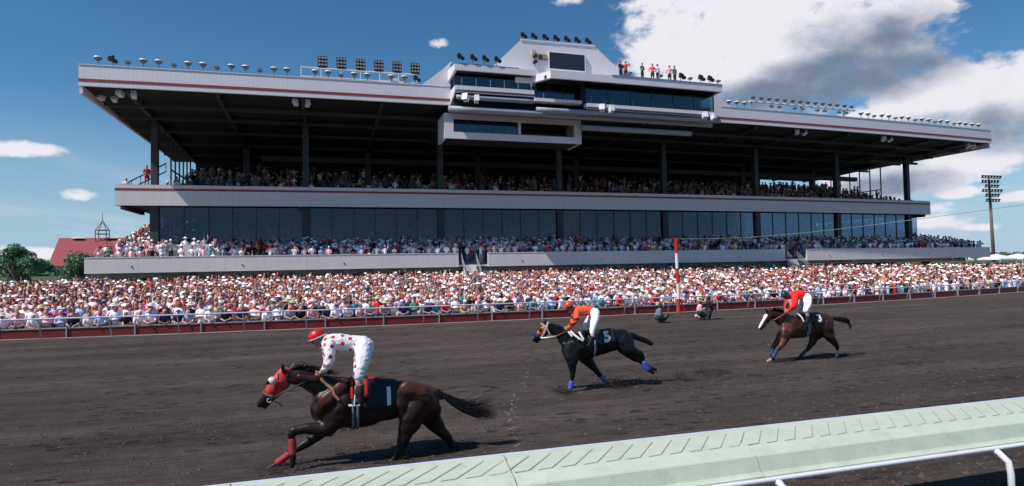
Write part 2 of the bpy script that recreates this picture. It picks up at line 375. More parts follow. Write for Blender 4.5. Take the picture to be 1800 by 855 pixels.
tag(b.build('dirt_clods', 'clod'), 'small loose clods of dark dirt scattered over the track', 'dirt clods', kind='stuff')

# ------------------------------------------------------------------ grandstand
YF, YM, YC, YB = 48.7, 56.0, 56.35, 73.0
YW = 51.3
gs = empty('grandstand', (28, 56, 0), 'long tiered racecourse grandstand with overhanging roof, red pinstripes and central press box', 'grandstand')
def part(bm_, name, m_, parent=gs, smooth=False, bend=True, label=None):
    o = bm_.build(name, m_, parent, bend=bend, smooth=smooth)
    if label: o['label'] = label
    return o
XL, XR = -15.95, 72.3
# low terrace wall, three pieces with gaps for two stairs
WX = [SP(a_, b_, YW)[0] for a_, b_ in ((148, 453), (806, 446), (858, 446), (1380, 440), (1418, 439), (1740, 434))]
for x0, x1 in ((WX[0], WX[1]), (WX[2], WX[3]), (WX[4], WX[5])):
    b = MB(); b.box(x0, x1, YW, YW+.22, 2.83, 3.95, seg=4); b.box(x0, x1, YW-.03, YW+.28, 3.953, 4.01, seg=4)
    for k in range(int((x1-x0)/7.5)):
        xx = x0+3+7.5*k; b.box(xx, xx+.10, YW-.05, YW-.002, 3.25, 3.33, 1)
    part(b, 'terrace_wall', ['conc', 'black'])
b = MB(); b.box(WX[0]+.2, WX[5]-.2, YW+.225, YM+1.2, 2.86, 3.0, seg=4); part(b, 'terrace_slab', 'conc')
# raked terrace (continues outside the glazing at both ends)
b = MB()
def rake(bm_, x0, x1, y0, y1, z0, slope, st=.8):
    y = y0; k = 0
    while y < y1:
        z = z0+slope*(y-y0)+.002*(k % 2); bm_.box(x0, x1, y, y+st-.004, z-.6, z, seg=6); y += st; k += 1
def terr_z(y): return 3.02+max(0, (y-52.4))*.24
rake(b, -15.9, 73.2, 52.4, 69.0, 3.02, .24); part(b, 'terrace_steps', 'step')
# end walls under the glazing at the left (visible pale wall behind the crowd)
b = MB()
for k, (x0, x1) in enumerate(((-13.0, -8.5), (-3.6, -2.2), (7.2, 9.2), (16, 18.5), (24.5, 27))):
    b = MB(); b.box(x0, x1, YM-.62, YM-.12, 3.6, 5.05, seg=4); part(b, 'base_wall', 'conc')
# stairs
for xs in (WX[1]+.08, WX[3]+.1):
    s_ = MB()
    for k in range(7): s_.box(xs+.25+k*.02, xs+1.35+k*.02, YW-1.6+k*.27, YW-1.6+k*.27+.27, 1.45, 1.75+k*.19)
    s_.box(xs+.1, xs+2.55, YW-2.5, YW-1.61, 1.42, 1.62)
    st_ = part(s_, 'stair', 'conc')
    h_ = MB(); h_.ext([(xs+.0, 2.84), (xs+.12, 2.84), (xs+.45, 1.5), (xs+.28, 1.42)], YW-1.9, YW-1.7)
    for k in range(5):
        z = 1.78+k*.17; h_.tube([(xs+1.5, YW-2.45, z), (xs+2.5, YW-2.45, z)], .022, 5)
        h_.tube([(xs+2.5, YW-2.45, z), (xs+2.5, YW-1.6, z)], .022, 5)
    for xx in (xs+1.5, xs+2.0, xs+2.5): h_.tube([(xx, YW-2.45, 1.62), (xx, YW-2.45, 2.55)], .028, 5)
    for sx_ in (xs+.22, xs+1.5):
        for k in range(3): h_.tube([(sx_, YW-1.65, 2.0+.22*k), (sx_, YW+.3, 3.5+.22*k)], .022, 5)
    h_.build('handrail', 'greysteel', st_, bend=True)
# under the terrace: dark hall
b = MB(); b.box(-11.5, 71.0, 60.0, 60.3, -.6, 2.84, seg=4); part(b, 'concourse_wall', 'dark')
b = MB()
for k in range(8): b = MB(); x = -13.3+11.76*k; b.box(x-.35, x+.35, 54.2, 54.9, -.6, 2.855); part(b, 'pier', 'steel')
b = MB()
for k in range(14): b = MB(); b.box(2+k*4.9, 3.4+k*4.9, 59.9, 59.97, 1.7, 2.3); part(b, 'betting_window', 'lampgrey')
# middle deck fascia
b = MB(); b.box(XL+.02, 71.95, YM-.25, YM, 8.22, 9.42, seg=4); b.box(XL, 71.97, YM-.27, YM, 9.424, 9.60, 1, seg=4); b.box(XL+.02, 71.95, YM-.25, YM, 9.604, 9.88, seg=4)
b.box(XL+.02, XL+.27, YM+.002, YM+4.0, 8.22, 9.88); b.box(71.7, 71.95, YM+.002, YM+4.0, 8.22, 9.88)
part(b, 'deck_fascia', ['conc_mid', 'red'])
b = MB(); b.box(XL+.3, 71.6, YM+.004, YM+.8, 9.882, 9.93, seg=4); part(b, 'deck_coping', 'wood')
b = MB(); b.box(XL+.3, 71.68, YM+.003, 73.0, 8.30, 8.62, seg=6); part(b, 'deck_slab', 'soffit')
b = MB()
for xx in (XL+.3, -2.2, 71.3): b = MB(); b.box(xx, xx+.3, YM+.2, YM+6, 7.95, 8.29); part(b, 'deck_bracket', 'steel')
def deck_z(y): return 8.75+max(0, (y-57.0))*.27
b = MB(); rake(b, -13.2, 71.4, 57.0, 72.2, 8.75, .27, .85); part(b, 'deck_steps', 'interior')
# columns
for k in range(8):
    x = -13.28+11.757*k
    b = MB(); b.box(x-.31, x+.31, YC, YC+.62, 3.0, 8.218); b.box(x-.25, x+.25, YC+.02, YC+.56, 8.63, 15.6); part(b, 'column', 'steel')
for k in range(7):
    x = -13.28+11.757*k+5.9
    b = MB(); b.box(x-.3, x+.3, 66.0, 66.6, 11.6, 15.4); part(b, 'column', 'steel')
b = MB(); b.box(-6, 71.2, 65.9, 66.5, 13.7, 14.25, seg=4); part(b, 'cross_beam', 'steel')
b = MB(); b.box(62.5, 71.0, 56.5, 56.8, 14.5, 14.75, seg=4)
for k in range(4): b.box(63.5+2.2*k, 63.65+2.2*k, 56.55, 56.75, 14.754, 15.7)
part(b, 'end_brace', 'steel')
# green sloping stair rail on the left end of the deck
b = MB(); b.tube([(-15.6, 56.4, 9.9), (-13.2, 60, 12.3)], .06, 6); b.tube([(-15.6, 56.4, 9.3), (-13.2, 60, 11.6)], .06, 6)
for k in range(6): t = k/5; b.tube([(-15.6+2.4*t, 56.4+3.6*t, 9.3+2.3*t), (-15.6+2.4*t, 56.4+3.6*t, 9.95+2.4*t)], .03, 5)
part(b, 'end_railing', mat('greenpaint', (.03, .12, .10), .5))
# back and interior
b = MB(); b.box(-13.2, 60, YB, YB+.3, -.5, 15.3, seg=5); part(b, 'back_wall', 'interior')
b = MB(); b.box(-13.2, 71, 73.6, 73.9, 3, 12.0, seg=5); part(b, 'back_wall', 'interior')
# side screens with mullions (sky shows between them)
for xs, n_ in ((-13.25, 6), (71.1, 6)):
    b = MB()
    for k in range(n_):
        y = 62.0+1.7*k; b.box(xs-.06, xs+.06, y, y+.12, 8.7, 15.2)
    b.box(xs-.05, xs+.05, 62.1, 72, 12.0, 12.12); part(b, 'side_screen', 'mullion')
# glazed hall behind the terrace: each bay a window part with its mullions
for k in range(7):
    x0 = -13.28+11.757*k+.32; x1 = x0+11.757-.64
    f_ = MB(); n_ = 6
    for j in range(n_+1):
        x = x0+(x1-x0)*j/n_; f_.box(x-.035, x+.035, YC+.2, YC+.32, 5.0, 8.215)
    f_.box(x0, x1, YC+.195, YC+.325, 4.9, 4.998, seg=3)
    wd = part(f_, 'window', 'mullion')
    g_ = MB(); g_.box(x0+.03, x1-.03, YC+.25, YC+.262, 4.99, 8.21, seg=3); g_.build('pane', 'glass', wd, bend=True)
for xs in (-13.3, 71.15):
    g_ = MB(); g_.box(xs-.006, xs+.006, YC+.7, 69, 5.4, 8.21); wd = part(g_, 'window', 'glass')
    m_ = MB()
    for j in range(8): m_.box(xs-.06, xs+.06, YC+2.0+j*1.45, YC+2.1+j*1.45, 5.3, 8.22)
    m_.build('frame', 'mullion', wd, bend=True)
# ceiling lamps inside the hall
for r_, y_ in enumerate((60.0, 64.5)):
    for k in range(26):
        b = MB(); x = -11+3.15*k; b.box(x, x+.9, y_, y_+.12, 8.12, 8.2); part(b, 'ceiling_light', 'white')
# main roof: fascia band with red stripe, soffit
zt, zb = 17.25, 15.80
def fascia(x0, x1, name='roof_fascia'):
    b = MB(); b.box(x0, x1, YF, YF+.2, zb, 16.10, seg=4); b.box(x0, x1, YF-.02, YF+.2, 16.104, 16.30, 1, seg=4); b.box(x0, x1, YF, YF+.2, 16.304, zt, seg=4)
    b.box(x0, x1, YF-.04, YF+.3, zt+.003, zt+.06, 2, seg=4)
    return part(b, name, ['clad', 'red', 'rail'])
fascia(-16.15, 9.72); fascia(35.3, 73.0)
b = MB()
for x0, x1 in ((-16.15, -15.95), (72.8, 73.0)):
    b = MB(); b.box(x0, x1, YF+.203, 76, 15.3, zt-.01); part(b, 'roof_end', 'clad')
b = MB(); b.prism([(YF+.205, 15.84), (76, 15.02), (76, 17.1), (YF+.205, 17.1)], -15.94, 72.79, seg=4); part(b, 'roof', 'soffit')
b = MB()
for k in range(15):
    x = -13.28+5.88*k; b.prism([(YF+.4, 15.83), (YF+.4, 15.5), (74, 14.5), (74, 15.03)], x-.12, x+.12, seg=1)
for y in (52.0, 55.5, 60, 65, 70): b.box(-15.6, 72.4, y, y+.18, 15.25-.03*(y-52), 15.5-.03*(y-52), seg=4)
part(b, 'roof_beams', 'steel')
# pylons rising to the press box at both sides
xa, xb_ = SP(741, 150, YF)[0], SP(795, 109.5, YF)[0]
zpl = SP(795, 109.5, YF)[1]
b = MB(); b.ext([(xa, zt-.2), (xa+.02, zt+.05), (xb_, zpl), (9.75, zpl), (9.75, 16.304), (xa, 16.304)], YF-.006, YF+.4); part(b, 'pylon', 'clad')
xr0 = SP(1254, 163, YF)[0]; xr1 = SP(1286, 190, YF)[0]; zr0 = SP(1254, 163, YF)[1]
b = MB(); b.ext([(34.4, 16.304), (34.4, zr0), (xr0, zr0), (xr1, zt+.03), (xr1, 16.304)], YF-.006, YF+.4); part(b, 'pylon', 'clad')
b = MB(); b.add([(9.71, YF-.01, 15.80), (9.71, YF-.01, 16.9), (9.76, 47.0, 16.92), (9.76, 47.0, 16.55), (9.85, YF-.01, 15.80), (9.85, YF-.01, 16.9), (9.9, 47.0, 16.92), (9.9, 47.0, 16.55)], [(0, 3, 2, 1), (4, 5, 6, 7), (0, 1, 5, 4), (1, 2, 6, 5), (2, 3, 7, 6), (3, 0, 4, 7)]); part(b, 'wing_return', 'clad')
# tower
tw = [SP(858, 124, YF+.6), SP(875, 109, YF+.6), SP(915, 70.6, YF+.6), SP(1045.5, 82, YF+.6), SP(1090, 124, YF+.6)]
b = MB(); b.ext([(tw[0][0], 17.0)]+tw+[(tw[4][0], 17.0)], YF+.6, YF+6); 
b.tube([(tw[2][0], YF+.58, tw[2][1]+.03), (tw[3][0], YF+.58, tw[3][1]+.03)], .06, 6)
part(b, 'tower', 'clad')
def quadbox(px0, py0, px1, py1, Y, th, name, m_, parent=gs):
    a = SP(px0, py0, Y); c = SP(px1, py0, Y); d = SP(px0, py1, Y)
    b = MB(); b.box(a[0], c[0], Y-th, Y, d[1], a[1]); return part(b, name, m_, parent)
sb = MB(); p0 = SP(965, 93.5, YF+.5); p1 = SP(1027, 97, YF+.5); p2 = SP(965, 121, YF+.5); p3 = SP(1027, 126, YF+.5)
zc_ = (p0[1]+p1[1])/2; zd_ = (p2[1]+p3[1])/2
sb.box(p0[0], p1[0], YF+.42, YF+.5-.002, zd_, zc_); sbo = part(sb, 'scoreboard', 'score', label='dark rectangular scoreboard on the tower')
fr_ = MB(); fr_.box(p0[0]-.06, p1[0]+.06, YF+.40, YF+.56, zc_+.003, zc_+.07); fr_.box(p0[0]-.06, p1[0]+.06, YF+.40, YF+.56, zd_-.07, zd_-.003)
fr_.box(p0[0]-.06, p0[0]-.003, YF+.40, YF+.56, zd_, zc_); fr_.box(p1[0]+.003, p1[0]+.06, YF+.40, YF+.56, zd_, zc_); fr_.build('frame', 'clad', sbo, bend=True)
a = SP(946, 96, YF+.55); c = SP(961, 106, YF+.55)
b = MB(); b.box(a[0], c[0], YF+.45, YF+.597, c[1], a[1]); b.box(a[0]+.35, c[0]-.05, YF+.44, YF+.448, c[1]+.06, a[1]-.06, 1); b.box(a[0]+.05, a[0]+.3, YF+.43, YF+.448, c[1]+.05, a[1]-.05, 2); part(b, 'clock_panel', ['wood', mat('ochre', (.45, .25, .10), .6), 'black'])
a = SP(938, 92, YF+.55); b = MB(); b.box(a[0]-.17, a[0]+.17, YF+.45, YF+.597, a[1]-.2, a[1]+.2); part(b, 'signal_panel', mat('ochre2', (.6, .42, .33), .6))
for py in (100, 110):
    a = SP(939, py, YF+.5); b = MB(); b.tube([(a[0], YF+.2, a[1]), (a[0], YF+.596, a[1])], [.19, .12], 12); part(b, 'loudspeaker', 'black', smooth=True)
# press boxes ---------------------------------------------------------
def band(x0, x1, y, ztop, zbot, th, name, m_='clad', par=gs):
    b = MB(); b.box(x0, x1, y, y+th, zbot, ztop, seg=4); return part(b, name, m_, par)
# box 1 (left): roof slab
X0, X1 = 9.77, 16.4
bx = MB(); bx.ext([(X0, 18.17), (X0, 18.62), (X1, 18.62), (X1, 18.17)], 47.0, 47.2); 
bx.add([(X0, 47.0, 18.17), (X0, 47.0, 18.62), (9.5, 49.2, 18.60), (9.5, 49.2, 17.55), (X0+.2, 47.203, 18.17), (X0+.2, 47.203, 18.62), (9.7, 49.2, 18.60), (9.7, 49.2, 17.55)], [(0, 1, 2, 3), (5, 4, 7, 6), (1, 5, 6, 2), (0, 3, 7, 4), (3, 2, 6, 7)])
bx.box(X0+.21, X1, 47.205, 52, 18.30, 18.60); part(bx, 'box_roof', 'clad')
b = MB(); b.box(X0+.2, X1, 47.21, 50, 18.2, 18.296); part(b, 'box_soffit', 'soffit')
# box 2 (right): roof slab, further forward
Xa, Xb = 17.15, 33.2
bx = MB(); bx.box(Xa, Xb, 45.5, 45.7, 17.60, 18.19, seg=3); bx.add([(Xa, 45.5, 17.60), (Xa, 45.5, 18.19), (16.2, 47.6, 18.3), (16.2, 47.6, 17.72), (Xa+.2, 45.703, 17.60), (Xa+.2, 45.703, 18.19), (16.45, 47.8, 18.3), (16.45, 47.8, 17.72)], [(0, 1, 2, 3), (5, 4, 7, 6), (1, 5, 6, 2), (0, 3, 7, 4), (3, 2, 6, 7)])
bx.box(14.9, 16.5, 47.62, 47.8, 17.7, 18.14); bx.box(Xa+.21, Xb-.01, 45.71, 52, 17.9, 18.15, seg=3); bx.box(Xb-.2, Xb, 45.71, 50.5, 17.60, 18.19); part(bx, 'box_roof', 'clad')
b = MB(); b.box(Xa-.3, Xb-.21, 45.9, 50, 17.70, 17.896, seg=3); part(b, 'box_soffit', 'soffit')
b = MB(); b.box(22.5, Xb-.05, 45.45, 45.9, 18.193, 18.25, seg=3); part(b, 'roof_kerb', 'greysteel')
b = MB(); b.box(X0+.4, 15, 47.0, 47.3, 18.623, 18.70); part(b, 'roof_kerb', 'greysteel')
# glass walls, floors
def glazed(x0, x1, y, z0, z1, step, nm='window', depth=3.0):
    f_ = MB(); n_ = max(1, int(round((x1-x0)/step)))
    for j in range(n_+1): x = x0+(x1-x0)*j/n_; f_.box(x-.03, x+.03, y-.03, y+.05, z0, z1)
    f_.box(x0, x1, y-.035, y+.055, z0-.06, z0-.002)
    wd = part(f_, nm, 'mullion'); g_ = MB(); g_.box(x0+.02, x1-.02, y, y+.012, z0, z1, seg=3); g_.build('pane', 'glassbox', wd, bend=True)
glazed(9.95, 16.2, 47.9, 16.95, 18.19, 3.1); glazed(16.25, 20.5, 47.5, 16.35, 17.69, 1.4); glazed(20.6, 33.0, 46.6, 15.95, 17.69, 2.07)
g_ = MB(); g_.box(9.93, 9.945, 47.95, 48.68, 16.95, 18.15); part(g_, 'window', 'glassbox')
b = MB(); b.box(20.35, 22.9, 46.7, 47.1, 15.9, 17.69); part(b, 'box_pier', 'dark')
b = MB(); b.box(9.7, 34.0, 50.0, 50.2, 15.9, 18.28, seg=3); part(b, 'box_back', 'dark')
# balcony ledge, stepped beams below
zz = lambda px, py, Y: SP(px, py, Y)[1]
b = MB(); b.box(9.75, 16.25, 46.9, 47.88, 16.6, 16.92, seg=2); part(b, 'ledge', 'clad')
b = MB(); b.box(16.25, 20.4, 46.75, 47.45, 16.04, 16.30, seg=2); b.box(20.4, 33.1, 45.9, 46.55, 15.62, 15.9, seg=2); part(b, 'ledge', 'clad')
def beam(x0, x1, y, z, r, nm='support_beam', m_='greysteel'):
    b = MB(); pts = [(x0+(x1-x0)*i/10, y, z) for i in range(11)]; b.tube(pts, r, 10); part(b, nm, m_, smooth=True)
beam(9.9, 16.2, 47.1, 16.05, .2); beam(16.2, 33.4, 46.3, 15.22, .2); beam(9.3, 33.2, 47.3, 15.22-.1, .27); beam(20.6, 31.3, 47.7, 14.3, .24)
b = MB(); b.box(9.6, 33.6, 47.6, 49.0, 15.27, 15.5, seg=3); b.box(9.8, 33.4, 47.9, 49.9, 15.504, 15.9, seg=3); part(b, 'underside', 'soffit')
b = MB()
for k in range(6): x = 10.3+1.15*k; b.tube([(x, 46.95, 16.92), (x, 46.95, 17.55)], .018, 5)
for k in range(9): x = 17+k*1.9; yb = 46.8 if x < 20.4 else 45.95; z = 16.3 if x < 20.4 else 15.9; b.tube([(x, yb, z-.5), (x, yb, z+.45)], .018, 5)
b.tube([(x_, 46.0, 15.45) for x_ in np.linspace(20.4, 33.2, 8)], .05, 6); b.tube([(x_, 46.95, 16.4) for x_ in np.linspace(9.9, 16.3, 5)], .05, 6)
part(b, 'ledge_railing', 'greysteel')
# lower hanging box with window strip
lb = MB(); LX0, LX1, LY = 9.27, 21.22, 49.05
zs = (13.2, 13.74, 14.79, 15.24)
lb.box(LX0, LX1, LY, LY+.2, zs[0], zs[1], seg=4); lb.box(LX0, LX1, LY, LY+.2, zs[2], zs[3], seg=4); lb.box(LX0, LX0+.75, LY, LY+.2, zs[1]+.002, zs[2]-.002); lb.box(LX1-.65, LX1, LY, LY+.2, zs[1]+.002, zs[2]-.002)
lb.box(LX0, LX0+.2, LY+.203, 52.0, zs[0], zs[3]); lb.box(LX1-.2, LX1, LY+.203, 52.0, zs[0], zs[3]); part(lb, 'judges_box', 'clad')
b = MB(); b.box(LX0+.21, LX1-.21, LY+.21, 52, zs[0]+.02, zs[0]+.2, seg=4); part(b, 'box_soffit', 'soffit')
f_ = MB(); xm = 15.5
for j in range(6): x = LX0+.78+(xm-LX0-.78)*j/5; f_.box(x-.025, x+.025, LY+.06, LY+.14, zs[1]+.003, zs[2]-.003)
f_.box(LX0+.76, LX1-.66, LY+.05, LY+.16, zs[1]+.003, zs[1]+.06); f_.box(xm+.01, xm+.25, LY+.03, LY+.19, zs[1]+.07, zs[2]-.02, 1)
wd = part(f_, 'window', ['mullion', 'clad']); g_ = MB(); g_.box(LX0+.76, xm, LY+.10, LY+.112, zs[1], zs[2], seg=3); g_.build('pane', 'glassbox', wd, bend=True)
b = MB(); b.box(LX0+1, xm-.2, LY+.6, LY+.7, zs[1]-.1, zs[1]+.35, seg=3); part(b, 'counter', 'greysteel')

# ------------------------------------------------------------------ things on the roof
def lamp_T(x, y, z, w_, kind, label, bend=True):
    w_ *= .70
    y2 = y+(BND(x) if bend else 0)
    e_ = empty('roof_flood_lamp', (x, y2, z), label, 'flood lamp', 'flood lamps along the roof edges')
    b = MB(); b.tube([(x, y2, z), (x, y2, z+.42)], .035, 6); b.box(x-.12, x+.12, y2-.12, y2+.12, z-.002, z+.04); b.build('post', 'lampgrey', e_)
    b = MB()
    if kind == 0:     # wide shallow shade
        b.tube([(x, y2, z+.40), (x, y2, z+.52), (x, y2, z+.60)], [.10, .30*w_, .38*w_], 12); b.build('lamp_head', 'lampgrey', e_, smooth=False)
        b = MB(); b.tube([(x, y2, z+.603), (x, y2, z+.68)], [.40*w_, .34*w_], 12); b.build('lens', 'white', e_)
    elif kind == 1:   # two spot heads
        b.tube([(x-.05, y2-.3, z+.50), (x-.02, y2+.15, z+.56)], [.20, .11], 10); b.tube([(x+.22, y2-.25, z+.36), (x+.24, y2+.1, z+.40)], [.16, .09], 10); b.ball((x-.02, y2, z+.72), .15, nu=8, nv=5); b.build('lamp_head', 'black', e_)
    else:             # small camera-like head
        b.box(x-.16, x+.16, y2-.2, y2+.1, z+.32, z+.47); b.build('lamp_head', 'lampgrey', e_)
cnt = {}
def addlamp(px, Y, zbase, kind, where, w_=1.0):
    x = SP(px, 150, Y)[0]
    cnt.setdefault(where, 0); k = cnt[where]; cnt[where] += 1
    kn = ['flat white-topped flood lamp', 'black twin-headed spotlight', 'small grey box lamp'][kind]
    lamp_T(x, Y, zbase, w_, kind, f'{kn}, {ORD[k]} fixture from the left {where}')
for px, kd in ((172, 0), (198, 1), (225, 2), (252, 0), (279, 0), (306, 2), (331, 0), (357, 0), (382, 2), (407, 0), (432, 0), (457, 2), (482, 0), (505, 0), (554, 0), (577, 0), (600, 2), (623, 0), (646, 0), (688, 0), (711, 0), (731, 1)):
    addlamp(px, YF+.35, zt+.06, kd, 'on the left roof edge')
for px in (808, 831, 852, 873): addlamp(px, 47.15, 18.70, 1, 'on the left press box roof')
for px in (920, 938, 958, 977, 996, 1014, 1033):
    x = SP(px, 80, YF+1)[0]; t = (x-tw[2][0])/(tw[3][0]-tw[2][0])
    addlamp(px, YF+1.0, tw[2][1]+(tw[3][1]-tw[2][1])*t+.02, 1, 'on top of the tower')
for px, kd in ((1107, 2), (1161, 2), (1197, 1), (1213, 2), (1231, 1), (1247, 1), (1262, 2)): addlamp(px, 45.8, 18.2, kd, 'on the right press box roof')
for cx in (536, 570, 603, 1098, 1128, 1152, 1187, 1217, 1243, 1272, 1300, 1327, 1357, 1387, 1410, 1437, 1465, 1492, 1518, 1543, 1571, 1598):
    kd = 2 if cx in (1152, 1243, 1327, 1410, 1492) else 0
    addlamp(1060+cx/2.432, YF+.35, zt+.06, kd, 'on the right roof edge', .95)
# light bank left: frame with six 3x3 panels
bx0, bx1 = SP(529, 120, YF+.8)[0], SP(733, 130, YF+.8)[0]
fr = empty('lighting_frame', (bx0, YF+.8+BND(bx0), zt), 'white steel frame of two long rails on the left roof edge', 'lighting frame')
b = MB()
for z in (zt+.35, zt+1.05): b.tube([(x, YF+.8, z) for x in np.linspace(bx0, bx1, 6)], .06, 6)
for x in np.linspace(bx0, bx1, 7): b.tube([(x, YF+.8, zt), (x, YF+.8, zt+1.05)], .035, 5)
b.build('rails', 'white', fr, bend=True)
for i, px in enumerate((567, 600, 634, 666, 698, 730)):
    x, _ = SP(px, 110, YF+.8); y2 = YF+.8+BND(x)
    e_ = empty('stadium_light', (x, y2, zt+1.1), f'square black nine-lamp stadium light panel, {ORD[i]} from the left on the roof frame', 'stadium light', 'nine-lamp light panels on the roof frame')
    b = MB(); b.box(x-.36, x+.36, y2+.02, y2+.14, zt+1.18, zt+2.02); b.box(x-.3, x+.3, y2-.05, y2+.05, zt+1.1, zt+1.17); b.build('panel', 'black', e_)
    for r_ in range(3):
        for c_ in range(3):
            l = MB(); cx_, cz_ = x-.23+.23*c_, zt+1.33+.27*r_; l.tube([(cx_, y2+.018, cz_), (cx_, y2-.07, cz_)], [.06, .095], 8); l.build('lamp', 'greysteel', e_)
x0 = SP(668, 140, YF+.6)[0]; x1 = SP(726, 144, YF+.6)[0]
b = MB(); b.box(x0, x1, YF+.5, YF+.62, zt+.06, zt+.36); b.box(x0+.8, x0+1.9, YF+1.0, YF+1.1, zt+.3, zt+.72); b.box(x0+.1, x0+.3, YF+.62, YF+1.1, zt+.06, zt+.3)
tag(b.build('roof_cabinet', 'white', bend=True, loc=(x0, YF+.5+BND(x0), zt)), 'long low white cabinet below the stadium lights on the roof', 'cabinet')
# light rail right
rx0, rx1 = SP(1317, 182, YF+.7)[0], SP(1502, 196, YF+.7)[0]
fr = empty('lighting_frame', (rx0, YF+.7+BND(rx0), zt), 'long raised white pipe carrying rows of lamps on the right roof edge', 'lighting frame')
b = MB(); b.tube([(x, YF+.7, zt+.95) for x in np.linspace(rx0, rx1, 8)], .10, 8); b.build('pipe', 'white', fr, bend=True)
for t in (.02, .47, .89):
    x = rx0+(rx1-rx0)*t; b = MB(); b.box(x-.09, x+.09, YF+.65, YF+.75, zt, zt+.9); b.build('support', 'greysteel', fr, bend=True)
for i in range(14):
    x = rx0+.5+(rx1-rx0-.9)*i/13; b = MB(); b.tube([(x, YF+.7, zt+1.05), (x, YF+.7, zt+1.22)], .03, 5); b.tube([(x, YF+.7, zt+1.2), (x, YF+.7, zt+1.38)], [.10, .26], 8); b.build('lamp', 'lampgrey', fr, bend=True)
for i in (2, 3, 5, 6, 8, 9, 11, 12):
    x = rx0+.7+(rx1-rx0-.9)*i/13; b = MB(); b.box(x-.15, x+.22, YF+.6, YF+.8, zt+.55, zt+.72); b.tube([(x, YF+.7, zt+.7), (x, YF+.7, zt+.9)], .03, 5); b.build('lamp', 'lampgrey', fr, bend=True)
# white loudspeaker clusters below the roof
for i, (px, py) in enumerate(((190, 172), (224, 166), (530, 181), (828, 174), (1066, 192), (1246, 205), (1407, 233), (1558, 245), (1706, 258))):
    Yc = YF+.9 if px not in (828, 1066, 1246) else 45.7
    if px == 190: Yc = YF+2.5
    x, z = SP(px, py, Yc); y2 = Yc+BND(x)
    nm_ = ['at the far left corner under the roof', 'just right of the far left corner pair', 'under the middle of the left roof', 'below the left press box window', 'below the middle of the right press box', 'at the right end of the press box', 'under the right roof nearest the press box', 'under the right roof, second from its end', 'at the far right corner under the roof'][i]
    e_ = empty('loudspeaker_cluster', (x, y2, z), 'white boxy horn loudspeakers '+nm_, 'loudspeaker', 'loudspeaker clusters hung below the roof')
    a_ = rad(-25+12*(i % 3))
    for k, (dx, dz, sx_) in enumerate(((-.33, .02, .36), (.34, -.04, .30))):
        b = MB(); b.box(-.3, .3, -.35, .3, -.28, .3); b.box(-.36, .36, -.42, -.352, -.33, .34)
        for j, v_ in enumerate(b.v):
            v2 = Euler((rad(-20), 0, a_+.5*k-.2)).to_matrix() @ Vector(v_); b.v[j] = (x+dx*1.25+v2.x*sx_*1.7, y2+v2.y*.6, z+dz+v2.z*.75)
        b.build('horn', 'white', e_)
    b = MB(); b.tube([(x, y2+.1, z), (x, y2+.2, z+.75)], .03, 5); b.build('bracket', 'steel', e_)

